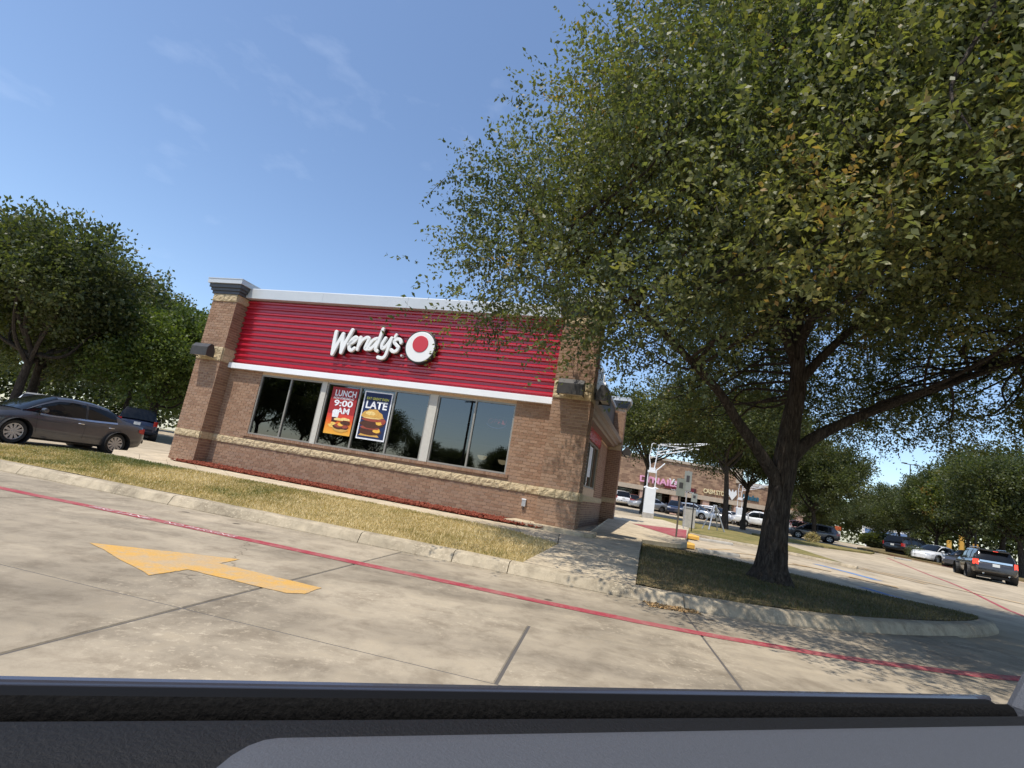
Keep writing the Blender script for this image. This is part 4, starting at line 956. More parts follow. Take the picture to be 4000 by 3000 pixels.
def make_wheel(r_, w, spokes, rimr, rimmat='rim_silver', lean=0.0):
    t = MB().lathe([(rimr * 0.98, -w * 0.40), (r_ * 0.90, -w * 0.5), (r_ * 0.985, -w * 0.40), (r_, -w * 0.2), (r_, w * 0.2), (r_ * 0.985, w * 0.40), (r_ * 0.90, w * 0.5), (rimr * 0.98, w * 0.40)], 32, 'y')
    tyre = shade_auto(t.mesh('tyre', ('rubber',)), 50)
    b = MB().lathe([(rimr, w * 0.42), (rimr * 0.93, w * 0.44), (rimr * 0.90, w * 0.36), (rimr * 0.88, w * 0.05), (0.0, w * 0.02)], 32, 'y', 1)
    b.lathe([(rimr * 1.0, w * 0.43), (rimr * 0.985, w * 0.47), (rimr * 0.90, w * 0.44)], 32, 'y', 0)
    for k in range(spokes):
        a = 2 * math.pi * k / spokes; ca, sa = math.cos(a), math.sin(a)
        def P(rad, tang, y): return (rad * ca - tang * sa, y, rad * sa + tang * ca)
        w0, w1 = rimr * 0.085, rimr * (0.17 if spokes > 7 else 0.24)
        b.add([P(rimr * 0.14, -w0, w * 0.43), P(rimr * 0.14, w0, w * 0.43), P(rimr * 0.93, w1, w * 0.45), P(rimr * 0.93, -w1, w * 0.45), P(rimr * 0.14, -w0, w * 0.28), P(rimr * 0.14, w0, w * 0.28), P(rimr * 0.93, w1, w * 0.30), P(rimr * 0.93, -w1, w * 0.30)],
              [(0, 1, 2, 3), (0, 4, 5, 1), (1, 5, 6, 2), (3, 2, 6, 7), (0, 3, 7, 4)], 0)
    b.lathe([(rimr * 0.22, w * 0.40), (rimr * 0.20, w * 0.46), (0.0, w * 0.47)], 16, 'y', 0)
    rim = b.mesh('rim', (rimmat, 'black_matte'))
    return tyre, rim
SPEC = {
 'sedan': dict(L=4.63, hw=0.885, base=2.70, axf=1.36, r=0.325, rim=0.225, spokes=10,
   top=[(-2.315, 0.78), (-2.25, 0.93), (-2.05, 0.985), (-1.6, 1.0), (-0.6, 0.945), (0.6, 0.905), (1.15, 0.93), (1.6, 0.86), (2.0, 0.77), (2.2, 0.68), (2.315, 0.55)],
   bot=[(-2.315, 0.42), (-2.15, 0.27), (-1.5, 0.20), (1.5, 0.19), (2.1, 0.20), (2.315, 0.30)], wid=[(-2.315, 0.72), (-2.22, 0.88), (-1.9, 0.97), (-1.0, 1.0), (0.9, 1.0), (1.7, 0.97), (2.1, 0.86), (2.315, 0.60)],
   cab=[(-1.86, 1.0, 1.015, 0.70, 0.66), (-1.55, 1.0, 1.13, 0.76, 0.62), (-1.05, 0.975, 1.375, 0.80, 0.58), (-0.55, 0.95, 1.455, 0.81, 0.575), (0.05, 0.925, 1.47, 0.81, 0.575), (0.42, 0.915, 1.425, 0.81, 0.58), (0.85, 0.92, 1.21, 0.81, 0.66), (1.28, 0.925, 0.945, 0.79, 0.76)], roof=(-1.05, 0.42),
   pillars=[(-0.34, -0.38, 0.035), (-1.28, -1.22, 0.03)], cpil=-1.36, apil=True),
 'suv': dict(L=5.0, hw=0.99, base=2.86, axf=1.50, r=0.385, rim=0.262, spokes=5,
   top=[(-2.5, 0.80), (-2.44, 1.02), (-2.3, 1.10), (0.8, 1.07), (1.35, 1.10), (2.0, 1.04), (2.3, 0.95), (2.45, 0.80), (2.5, 0.62)],
   bot=[(-2.5, 0.52), (-2.35, 0.40), (-1.9, 0.30), (1.9, 0.28), (2.3, 0.32), (2.5, 0.42)], wid=[(-2.5, 0.86), (-2.42, 0.95), (-2.0, 1.0), (1.8, 1.0), (2.2, 0.93), (2.5, 0.72)],
   cab=[(-2.44, 1.08, 1.10, 0.86, 0.82), (-2.34, 1.09, 1.35, 0.87, 0.77), (-2.12, 1.09, 1.665, 0.88, 0.70), (-1.9, 1.09, 1.70, 0.90, 0.69), (-0.6, 1.08, 1.75, 0.91, 0.69), (0.45, 1.07, 1.72, 0.91, 0.69), (0.75, 1.07, 1.63, 0.91, 0.70), (1.15, 1.08, 1.32, 0.90, 0.78), (1.45, 1.10, 1.11, 0.88, 0.85)], roof=(-2.16, 0.6),
   pillars=[(-0.25, -0.25, 0.05), (-1.25, -1.22, 0.07)], cpil=-2.0, apil=True),
 'hatch': dict(L=4.35, hw=0.90, base=2.62, axf=1.32, r=0.335, rim=0.225, spokes=5,
   top=[(-2.175, 0.74), (-2.12, 0.95), (-1.9, 1.02), (0.6, 0.97), (1.15, 1.0), (1.7, 0.92), (2.0, 0.82), (2.175, 0.60)],
   bot=[(-2.175, 0.44), (-2.0, 0.30), (-1.5, 0.22), (1.5, 0.21), (2.0, 0.24), (2.175, 0.34)], wid=[(-2.175, 0.82), (-2.08, 0.93), (-1.7, 1.0), (1.5, 1.0), (1.95, 0.90), (2.175, 0.64)],
   cab=[(-2.08, 1.0, 1.02, 0.76, 0.72), (-1.92, 1.0, 1.27, 0.80, 0.68), (-1.62, 1.0, 1.52, 0.81, 0.61), (-0.6, 0.985, 1.60, 0.82, 0.60), (0.2, 0.98, 1.585, 0.82, 0.60), (0.55, 0.98, 1.47, 0.82, 0.62), (0.95, 0.99, 1.22, 0.81, 0.70), (1.3, 1.0, 1.01, 0.79, 0.77)], roof=(-1.66, 0.36),
   pillars=[(-0.30, -0.32, 0.045), (-1.22, -1.20, 0.05)], cpil=-1.7, apil=True),
 'pickup': dict(L=5.8, hw=1.0, base=3.65, axf=1.85, r=0.40, rim=0.262, spokes=6,
   top=[(-2.9, 1.18), (-2.85, 1.22), (-0.75, 1.22), (-0.6, 1.20), (1.2, 1.16), (1.6, 1.22), (2.4, 1.16), (2.75, 1.08), (2.9, 0.80)],
   bot=[(-2.9, 0.60), (-2.6, 0.48), (2.4, 0.44), (2.7, 0.46), (2.9, 0.55)], wid=[(-2.9, 0.97), (-2.8, 1.0), (2.3, 1.0), (2.7, 0.96), (2.9, 0.86)],
   cab=[(-0.72, 1.20, 1.22, 0.90, 0.88), (-0.64, 1.20, 1.55, 0.90, 0.78), (-0.52, 1.20, 1.84, 0.90, 0.70), (0.2, 1.18, 1.89, 0.91, 0.69), (0.9, 1.17, 1.85, 0.91, 0.70), (1.15, 1.17, 1.76, 0.91, 0.71), (1.5, 1.19, 1.42, 0.90, 0.79), (1.78, 1.21, 1.225, 0.88, 0.86)], roof=(-0.56, 0.98),
   pillars=[(0.30, 0.30, 0.05), (-0.56, -0.56, 0.09)], cpil=-0.6, apil=True)}
CARMESH = {}
def car_meshes(kind):
    if kind in CARMESH: return CARMESH[kind]
    s = SPEC[kind]; D = {}
    v, f = loft_body(s['L'], s['hw'], s['top'], s['bot'], s['wid'])
    me = MB().add(v, f).mesh('body', ('paint_silver', 'black_matte'))
    bm = bmesh.new(); bm.from_mesh(me); bmesh.ops.recalc_face_normals(bm, faces=bm.faces); bm.to_mesh(me); bm.free()
    ra = s['r'] + 0.055; xr = s['axf'] - s['base']; cut = []
    for x in (s['axf'], xr):
        for sy in (1, -1): cut.append((x, sy * (s['hw'] - 0.08), s['r'], ra, 0.42))
    if kind == 'pickup': pass
    me = apply_bool(me, cut)
    D['body'] = shade_auto(me, 32)
    # wheel wells
    w = MB()
    for x, y, z, r_, d in cut: w.lathe([(r_ * 1.0, d / 2 - 0.02), (r_ * 1.0, -d / 2), (0.0, -d / 2)] if y > 0 else [(r_ * 1.0, -d / 2 + 0.02), (r_ * 1.0, d / 2), (0.0, d / 2)], 24, 'y', 0, (x, y, z))
    w.box(-s['L'] / 2 + 0.5, s['L'] / 2 - 0.5, -s['hw'] * 0.7, s['hw'] * 0.7, 0.16, 0.30)
    D['under'] = w.mesh('underbody', ('black_matte',))
    # cabin: roof painted, rest glass
    sec = [cabin_section(*c) for c in s['cab']]; m = len(sec[0]); g, rf_ = MB(), MB()
    allv = [p for q in sec for p in q]
    gf, rff = [], []
    for i in range(len(sec) - 1):
        xm = (s['cab'][i][0] + s['cab'][i + 1][0]) / 2
        for j in range(m - 1):
            q = (i * m + j, i * m + j + 1, (i + 1) * m + j + 1, (i + 1) * m + j)
            roofy = 2 <= j <= m - 4
            if roofy and s['roof'][0] < xm < s['roof'][1]: rff.append(q)
            elif (j in (2, m - 4) or j in (1, m - 3)) and False: rff.append(q)
            else: gf.append(q)
    D['glass'] = shade_auto(g.add(allv, gf).mesh('windows', ('car_glass',)), 30)
    rme = rf_.add(allv, rff).mesh('roof', ('paint_silver',))
    D['roof'] = shade_auto(rme, 40)
    # pillars and roof rails as painted strips lying just proud of the glass
    pl = MB()
    def side_pt(x, t, sy):                                        # point on the cabin side at station x, t from belt (0) to roof edge (1)
        c = s['cab']
        k = max(0, min(len(c) - 2, next((i for i in range(len(c) - 1) if x <= c[i + 1][0]), len(c) - 2)))
        a = min(max((x - c[k][0]) / (c[k + 1][0] - c[k][0]), 0), 1)
        P = [sec[k][j] for j in (0, 1, 2)]; Q = [sec[k + 1][j] for j in (0, 1, 2)]
        pts = [Vector(p).lerp(Vector(q), a) for p, q in zip(P, Q)]
        r_ = pts[0].lerp(pts[1], t / 0.55) if t < 0.55 else pts[1].lerp(pts[2], (t - 0.55) / 0.45)
        return Vector((r_.x, sy * (r_.y + 0.006), r_.z))
    for sy in (1, -1):
        for xb, xt, hw_ in s['pillars']:
            ts = [0, 0.3, 0.55, 0.8, 1.0]
            vv = [side_pt(xb + (xt - xb) * t + e * hw_, t, sy) for t in ts for e in (-1, 1)]
            pl.add(vv, [(2 * i, 2 * i + 1, 2 * i + 3, 2 * i + 2) for i in range(len(ts) - 1)], 1)
        xs_ = np.linspace(s['cab'][0][0] + 0.01, s['cab'][-1][0] - 0.01, 26)
        vv = [side_pt(x, t, sy) for x in xs_ for t in (0.84, 1.0)]                       # roof rail and A/C pillar line
        pl.add(vv, [(2 * i, 2 * i + 1, 2 * i + 3, 2 * i + 2) for i in range(len(xs_) - 1)], 0)
        # rear quarter panel
        x0 = s['cab'][0][0]; xs_ = np.linspace(x0 + 0.01, s['cpil'] + (0.10 if kind == 'sedan' else 0.25), 7)
        vv = [side_pt(x, t, sy) + Vector((0, sy * 0.002, 0)) for x in xs_ for t in (0.0, 0.55, 1.0)]
        pl.add(vv, [q for i in range(len(xs_) - 1) for q in ((3 * i, 3 * i + 1, 3 * i + 4, 3 * i + 3), (3 * i + 1, 3 * i + 2, 3 * i + 5, 3 * i + 4))], 0)
    D['pillars'] = pl.mesh('pillars', ('paint_silver', 'black_matte'))
    D['tyre'], D['rim'] = make_wheel(s['r'], 0.215, s['spokes'], s['rim'])
    # small parts
    wtab = s['wid']; hw = s['hw']
    def sidey(x): return hw * interp(wtab, x)
    zb = interp(s['top'], 0)
    hd = MB().tube([(-0.09, 0, 0), (-0.05, 0.035, 0.004), (0.05, 0.035, 0.004), (0.09, 0, 0)], 0.013, 6)
    D['handle'] = hd.mesh('door_handle', ('chrome',))
    mr = MB().lathe([(0.0, -0.10), (0.06, -0.095), (0.095, -0.05), (0.10, 0.02), (0.08, 0.085), (0.0, 0.10)], 14, 'y'); mr.v = [(x * 0.75, y, z * 0.72) for x, y, z in mr.v]; mr.box(-0.03, 0.03, -0.16, -0.06, -0.05, -0.02)
    D['mirror'] = shade_auto(mr.mesh('mirror', ('paint_silver',)), 40)
    CARMESH[kind] = D; return D
def slot_paint(o, pm, k=0):
    o.material_slots[k].link = 'OBJECT'; o.material_slots[k].material = MATS[pm]
def car(kind, loc, rz, pm, label, group=None, detail=2, lit=False, cat='car', rimm=None):
    s = SPEC[kind]; D = car_meshes(kind); hw = s['hw']; L = s['L']
    t = empty({'suv': 'parked_suv', 'sedan': 'sedan', 'hatch': 'hatchback', 'pickup': 'pickup_truck'}[kind], loc, rz); tag(t, label, cat, group)
    b = link('body', D['body'], t); slot_paint(b, pm)
    if kind == 'pickup':
        MB().box(-2.80, -0.74, -0.86, 0.86, 1.215, 1.262).build('bed_cover', 'black_matte', t)
    rf_ = link('roof', D['roof'], t); slot_paint(rf_, pm)
    p = link('pillars', D['pillars'], t); slot_paint(p, pm)
    link('windows', D['glass'], t); link('underbody', D['under'], t)
    xr = s['axf'] - s['base']
    for x in (s['axf'], xr):
        for sy in (1, -1):
            w = link('wheel', D['tyre'], t); w.location = (x, sy * (hw - 0.115), s['r']); w.rotation_euler = (0, random.uniform(0, 1.2), 0 if sy > 0 else math.pi)
            link('rim', D['rim'], w)
    zt = interp(s['top'], 0.0); tl = 'lens_red_lit' if lit else 'lens_red'
    for sy in (1, -1):
        y = sy * hw
        # tail lamp wraps the rear corner, head lamp the front corner
        zr = interp(s['top'], -L / 2 + 0.12) - (0.12 if kind == 'sedan' else 0.10); hh = {'sedan': 0.085, 'suv': 0.15, 'hatch': 0.11, 'pickup': 0.16}[kind]
        tl_ = MB(); xe = -L / 2
        wq = lambda x: hw * smooth_interp(s['wid'], x, 0.06)
        pts = [(xe + 0.33 if kind != 'pickup' else xe + 0.16, 1.0), (xe + 0.18, 1.0), (xe + 0.075, 1.0), (xe + 0.012, 0.93), (xe - 0.012, 0.78), (xe - 0.02, 0.62)]
        if kind == 'suv': pts = [(xe + 0.26, 1.0), (xe + 0.15, 1.0), (xe + 0.075, 1.0), (xe + 0.012, 0.95), (xe - 0.008, 0.86)]
        vv = []
        for x, k in pts:
            yy = wq(max(x, xe + 0.004)) * k + 0.010
            taper = 0.45 if (kind == 'sedan' and x > xe + 0.3) else 1.0
            vv += [(x, sy * yy, zr - hh * taper), (x, sy * (yy - 0.012), zr + hh * taper)]
        tl_.add(vv, [(2 * i, 2 * i + 1, 2 * i + 3, 2 * i + 2) for i in range(len(pts) - 1)])
        tl_.build('tail_lamp', tl, t, fix=True)
        xf = L / 2; zf = interp(s['top'], xf - 0.22) - 0.07
        vv = []
        for x, k in ((xf - 0.55, 1.0), (xf - 0.35, 1.0), (xf - 0.18, 1.0), (xf - 0.05, 0.97), (xf - 0.01, 0.80)):
            yy = wq(x) * k + 0.008; vv += [(x, sy * yy, zf - 0.065), (x, sy * (yy - 0.035), zf + 0.055)]
        MB().add(vv, [(2 * i, 2 * i + 1, 2 * i + 3, 2 * i + 2) for i in range(4)]).build('head_lamp', 'lens_clear', t, fix=True)
        m_ = link('mirror', D['mirror'], t); m_.location = (s['cab'][-2][0] + 0.0, sy * (hw * 0.99 + 0.075), s['cab'][-2][1] + 0.085); m_.rotation_euler = (0, 0, 0 if sy > 0 else math.pi); slot_paint(m_, pm)
        if detail >= 1:
            for hx in (s['pillars'][0][0] + 0.14, s['pillars'][1][0] + 0.20):
                h_ = link('door_handle', D['handle'], t); h_.location = (hx - 0.02, sy * (hw * 1.0 + (-0.008)), zt - 0.14); h_.rotation_euler = (0, 0, 0 if sy > 0 else math.pi)
        if detail >= 2:
            for sx0, sx1 in ((s['pillars'][0][0], s['pillars'][0][0] + 0.01), (s['cab'][-2][0] + 0.10, s['cab'][-2][0] + 0.02), (s['pillars'][1][0] - 0.02, s['pillars'][1][0] - 0.28 + 0.3 * (kind != 'sedan'))):
                zz = np.linspace(0.36, zt - 0.03, 9); zb_ = interp(s['bot'], sx0); vv = []
                for z in zz:
                    x = sx0 + (sx1 - sx0) * (1 - (z - 0.36) / (zt - 0.4)); k = (z - zb_) / (zt - zb_)
                    prof_ = [(0.05, 0.93), (0.20, 0.985), (0.42, 1.0), (0.60, 0.995), (0.72, 1.0), (0.82, 0.985), (0.94, 0.9405)]
                    yy = hw * interp(prof_, k) + 0.0025; vv += [(x - 0.0045, sy * yy, z), (x + 0.0045, sy * yy, z)]
                MB().add(vv, [(2 * i, 2 * i + 1, 2 * i + 3, 2 * i + 2) for i in range(8)]).build('door_seam', 'black_matte', t, fix=True)
    # belt trim, plate, rear trim
    if detail >= 2:
        for sy in (1, -1):
            xs_ = np.linspace(s['cab'][1][0] + 0.28, s['cab'][-2][0] + 0.05, 20)
            vv = []
            for x in xs_:
                zz = smooth_interp(s['top'], x, 0.06); yy = hw * smooth_interp(s['wid'], x, 0.06) * 0.90
                vv += [(x, sy * (yy / 0.90 * 0.945 + 0.006), zz - 0.052), (x, sy * (yy + 0.012), zz - 0.001)]
            MB().add(vv, [(2 * i, 2 * i + 1, 2 * i + 3, 2 * i + 2) for i in range(19)]).build('belt_trim', 'chrome', t, fix=True)
    zp = {'sedan': 0.72, 'suv': 0.88, 'hatch': 0.74, 'pickup': 0.72}[kind]
    MB().box(-L / 2 - 0.020, -L / 2 - 0.006, -0.155, 0.155, zp - 0.08, zp + 0.08).build('licence_plate', 'plate_white', t)
    MB().box(-L / 2 + 0.0, -L / 2 + 0.16, -hw * 0.78, hw * 0.78, interp(s['bot'], -L / 2) + 0.02, interp(s['bot'], -L / 2) + 0.13).build('rear_bumper_trim', 'black_matte', t)
    if kind == 'suv' and detail >= 2:
        MB().extrude([(-0.0, 0.0), (0.0, 0.09), (-0.02, 0.10), (-0.028, 0.0)], -0.70, 0.70, 'y').build('chrome_bar', 'chrome', t, fix=True).location = (-L / 2 + 0.055, 0, 1.0)
        for sy in (1, -1): MB().tube([(-1.75, sy * 0.60, 1.735), (-1.6, sy * 0.60, 1.79), (0.1, sy * 0.60, 1.80), (0.3, sy * 0.60, 1.745)], 0.018, 6).build('roof_rail', 'chrome', t)
        MB().extrude([(-2.42, 1.66), (-2.12, 1.71), (-2.12, 1.675), (-2.40, 1.645)], -0.62, 0.62, 'y').build('spoiler', pm, t, fix=True) if False else None
        sp = MB(); sp.add([(-2.40, -0.62, 1.655), (-2.40, 0.62, 1.655), (-2.05, 0.66, 1.725), (-2.05, -0.66, 1.725), (-2.38, -0.62, 1.63), (-2.38, 0.62, 1.63), (-2.05, 0.66, 1.66), (-2.05, -0.66, 1.66)], [(0, 1, 2, 3), (4, 7, 6, 5), (0, 4, 5, 1), (1, 5, 6, 2), (3, 2, 6, 7), (0, 3, 7, 4)])
        sp.build('spoiler', pm, t); MB().box(-2.415, -2.395, -0.11, 0.11, 1.632, 1.652).build('brake_lamp', tl, t)
        for sy in (1, -1): MB().lathe([(0.045, 0.0), (0.045, 0.12), (0.0, 0.12)], 12, 'x', 0, (-2.50, sy * 0.55, 0.40)).build('tail_pipe', 'chrome', t)
    return t
# the two near cars
car('sedan', (-13.42, 16.15, 0.115), R(-111), 'paint_gunmetal', 'dark grey sedan with tinted windows waiting left of the restaurant')
car('suv', (29.7, 32.0, T(0, 31.5) - 0.03), R(59), 'paint_explorer', 'dark grey SUV with lit brake lamps driving away at the right edge', lit=True)

# ------------------------------------------------------------------ trees
def unit(a): return a / np.maximum(np.linalg.norm(a, axis=1, keepdims=True), 1e-9)
def leaf_mesh(name, pos, axis, size, tint, m, wide=0.5, up=0.6):
    n = len(pos); axis = unit(axis)
    rnd = unit(rng.normal(0, 1, (n, 3)) + np.array([[0, 0, up]])); side = unit(np.cross(axis, rnd)); s = size[:, None]
    nrm = np.cross(side, axis)
    co = np.stack([pos, pos + axis * s * 0.42 + side * s * wide * 0.5 + nrm * s * 0.05, pos + axis * s - nrm * s * 0.10, pos + axis * s * 0.42 - side * s * wide * 0.5 + nrm * s * 0.05], 1).reshape(-1, 3)
    q = np.arange(n)[:, None] * 4 + np.array([[0, 1, 2, 3]])
    return big_mesh(name, co, q, m, np.repeat(np.clip(tint, 0, 1), 4))
def limb(mb, pts, r0, r1, n=8, wob=0.0, seg=5):
    P = catmull(pts, seg); rad = [r0 + (r1 - r0) * (i / (len(P) - 1)) ** 0.8 for i in range(len(P))]
    mb.tube(P, rad, n); return P, rad
def generic_tree(seed, H, z0, cr, trunk_r, nclump=420, per=60, leaf=0.16, lobes=9, flat=1.0, fork=0.32):
    """returns trunk mesh data and crown mesh at the origin"""
    rr = np.random.default_rng(seed); random.seed(seed)
    cz = (z0 + H) / 2; rz = (H - z0) / 2
    lob = []
    for k in range(lobes):
        a = 2 * math.pi * k / lobes * 1.618 * 2; e = rr.uniform(-0.55, 0.75); q = math.sqrt(max(0.05, 1 - e * e)) * rr.uniform(0.45, 0.72)
        lob.append((np.array([math.cos(a) * q * cr, math.sin(a) * q * cr, cz + e * rz * 0.72]), rr.uniform(0.36, 0.52)))
    lob.append((np.array([0, 0, cz + rz * 0.35]), 0.5))
    mb = MB(); zf = z0 + fork * (H - z0) * 0.4
    lean = rr.uniform(-0.3, 0.3, 2)
    trunk = [(0, 0, -0.2), (lean[0] * 0.2, lean[1] * 0.2, zf * 0.5), (lean[0], lean[1], zf)]
    P = catmull(trunk, 6); mb.tube(P, [trunk_r * (1.45 - 0.5 * min(1, i / 4)) * (1 - 0.35 * i / len(P)) for i in range(len(P))], 10)
    for c, r_ in lob:
        mid = np.array([lean[0], lean[1], zf]) * 0.55 + c * 0.45 + np.array([0, 0, -0.05 * H]) + rr.normal(0, 0.3, 3)
        limb(mb, [(lean[0], lean[1], zf * rr.uniform(0.8, 1.0)), tuple(mid), tuple(c * 0.9 + np.array([0, 0, c[2] * 0.1])), tuple(c + rr.normal(0, 0.4, 3))], trunk_r * 0.5, trunk_r * 0.09, 6)
    cen, outd, shade = [], [], []
    while len(cen) < nclump:
        c, r_ = lob[rr.integers(len(lob))]
        d = rr.normal(0, 1, 3); d /= np.linalg.norm(d)
        if d[2] < -0.35 and rr.random() < 0.6: continue
        p = c + d * np.array([cr * r_, cr * r_, rz * r_ * 1.05]) * rr.uniform(0.55, 1.03)
        if p[2] < z0 * 0.9: continue
        if noise.noise(Vector(p * 0.7) + Vector((seed, 0, 0))) < -0.28: continue
        cen.append(p); outd.append(d)
    cen = np.array(cen); outd = np.array(outd)
    n = nclump * per; idx = np.repeat(np.arange(nclump), per)
    sp = cr * 0.085 + 0.12
    # each clump is a spray drawn out along its branch direction
    along = rr.uniform(-0.6, 1.3, n)[:, None] * sp * 1.5
    dirs = unit(outd[idx] + np.array([[0, 0, 0.25]]) + rr.normal(0, 0.25, (n, 3)))
    pos = cen[idx] + dirs * along + rr.normal(0, sp * 0.42, (n, 3)) * np.array([[1, 1, 0.7]])
    ct = rr.normal(0.42, 0.17, nclump)
    tint = ct[idx] + rr.normal(0, 0.14, n)
    return mb, pos, unit(dirs + rr.normal(0, 0.7, (n, 3))), leaf * rr.uniform(0.7, 1.3, n), tint
KINDS_T = {}
def tree_kind(key, m, **kw):
    mb, pos, ax, sz, ti = generic_tree(**kw)
    KINDS_T[key] = (shade_auto(mb.mesh('trunk', ('bark',)), 60), leaf_mesh('crown', pos, ax, sz, ti, m, 0.6))
tree_kind('oak_a', 'leaf_oak', seed=3, H=10.5, z0=2.6, cr=5.6, trunk_r=0.26, nclump=900, per=56, leaf=0.22)
tree_kind('oak_b', 'leaf_oak', seed=11, H=9.5, z0=2.4, cr=5.2, trunk_r=0.24, nclump=900, per=56, leaf=0.22, lobes=8)
tree_kind('oak_c', 'leaf_oak', seed=23, H=11.0, z0=2.2, cr=4.6, trunk_r=0.22, nclump=860, per=56, leaf=0.22, lobes=10)
tree_kind('high', 'leaf_oak', seed=57, H=10.6, z0=4.3, cr=5.8, trunk_r=0.24, nclump=900, per=56, leaf=0.22, lobes=10)
tree_kind('lime', 'leaf_lime', seed=31, H=9.0, z0=1.8, cr=4.6, trunk_r=0.2, nclump=860, per=56, leaf=0.21)
tree_kind('autumn', 'leaf_autumn', seed=41, H=9.0, z0=2.0, cr=4.2, trunk_r=0.2, nclump=700, per=56, leaf=0.22)
def tree(key, x, y, s, rz, label, group, sz=None, z=None, cat='tree', name='shade_tree'):
    zb = T(x, y) - 0.05 if z is None else z
    t = empty(name, (x, y, zb), rz); t.scale = (s, s, sz or s); tag(t, label, cat, group)
    link('trunk', KINDS_T[key][0], t); link('crown', KINDS_T[key][1], t); return t

# ---- the big elm on the island: limbs placed as in the picture, twigs with leaves
elm = empty('elm_tree', (5.5, 10.4, 0.14)); tag(elm, 'large spreading elm on the grass island hiding the right half of the sky', 'tree')
E0 = Vector((5.5, 10.4, 0.14))
tb = MB()
tr_pts = [(5.47, 10.4, -0.05), (5.50, 10.4, 0.35), (5.53, 10.4, 1.26), (5.60, 10.4, 2.1), (5.70, 10.38, 3.3), (5.78, 10.36, 4.2), (5.72, 10.4, 5.3), (5.80, 10.5, 6.5), (5.7, 10.6, 8.0), (5.9, 10.4, 9.6)]
P = [p - E0 for p in catmull(tr_pts, 7)]
def tr_r(z): return interp([(-0.2, 0.52), (0.05, 0.42), (0.3, 0.30), (0.8, 0.235), (1.6, 0.215), (2.2, 0.225), (2.9, 0.20), (3.6, 0.165), (4.4, 0.14), (6.0, 0.10), (8, 0.06), (10, 0.03)], z)
k0 = len(tb.v); n_ = 22
for i, p in enumerate(P):
    z = p.z; base = tr_r(z)
    for j in range(n_):
        a = 2 * math.pi * j / n_
        flare = 1 + 0.30 * max(0, 0.55 - z) * math.sin(a * 5 + 0.7) + 0.08 * noise.noise(Vector((math.cos(a) * 2, math.sin(a) * 2, z * 1.3))) + 0.05 * math.sin(a * 11 + z * 2)
        tb.v.append((p.x + base * flare * math.cos(a), p.y + base * flare * math.sin(a), p.z))
for i in range(len(P) - 1):
    for j in range(n_): tb.f.append((k0 + i * n_ + j, k0 + i * n_ + (j + 1) % n_, k0 + (i + 1) * n_ + (j + 1) % n_, k0 + (i + 1) * n_ + j)); tb.mi.append(0)
limbs = []
def L_(pts, r0, r1, n=10):
    q, _ = limb(tb, [Vector(p) - E0 for p in pts], r0, r1, n, seg=6); limbs.append(q); return q
L_([(5.58, 10.36, 1.95), (5.30, 10.3, 2.30), (4.92, 10.2, 2.70), (4.48, 10.1, 3.12), (4.08, 10.0, 3.56), (3.52, 9.9, 4.0), (2.95, 9.8, 4.40), (2.1, 9.5, 4.85), (0.9, 9.2, 5.3), (-0.3, 9.0, 5.6)], 0.145, 0.035)
L_([(5.62, 10.36, 2.40), (5.95, 10.3, 2.90), (6.4, 10.2, 3.28), (7.19, 10.1, 3.78), (8.4, 10.0, 4.45), (9.54, 9.8, 5.03), (10.6, 9.6, 5.5), (11.8, 9.4, 5.9)], 0.145, 0.04)
L_([(5.75, 10.36, 4.1), (6.2, 10.3, 4.75), (6.9, 10.2, 5.6), (7.9, 10.0, 6.6), (9.0, 9.8, 7.6), (10.0, 9.6, 8.6)], 0.11, 0.03)
L_([(5.72, 10.4, 4.6), (5.2, 10.2, 5.4), (4.4, 9.9, 6.3), (3.4, 9.6, 7.2), (2.2, 9.2, 8.0), (1.2, 8.9, 8.7)], 0.10, 0.03)
L_([(5.75, 10.4, 4.9), (5.7, 9.6, 5.6), (5.6, 8.5, 6.4), (5.4, 7.2, 7.1), (5.1, 5.9, 7.6), (4.9, 4.8, 7.9)], 0.10, 0.03)
L_([(5.75, 10.4, 5.2), (5.9, 11.5, 6.0), (6.1, 12.8, 6.9), (6.4, 14.2, 7.6), (6.6, 15.4, 8.1)], 0.10, 0.03)
L_([(5.72, 10.4, 5.6), (6.6, 9.5, 6.6), (7.6, 8.3, 7.6), (8.6, 7.0, 8.4), (9.4, 6.0, 9.0)], 0.09, 0.03)
L_([(5.75, 10.45, 6.2), (4.9, 9.2, 7.2), (3.9, 7.9, 8.3), (3.0, 6.8, 9.1)], 0.08, 0.025)
L_([(5.75, 10.5, 7.0), (5.3, 10.8, 8.6), (4.6, 11.0, 10.4), (4.2, 10.9, 11.8)], 0.08, 0.02)
L_([(5.75, 10.5, 7.2), (6.5, 10.6, 8.8), (7.2, 10.5, 10.4), (7.6, 10.3, 12.0)], 0.08, 0.02)
limbs.append(P[len(P) // 2:])
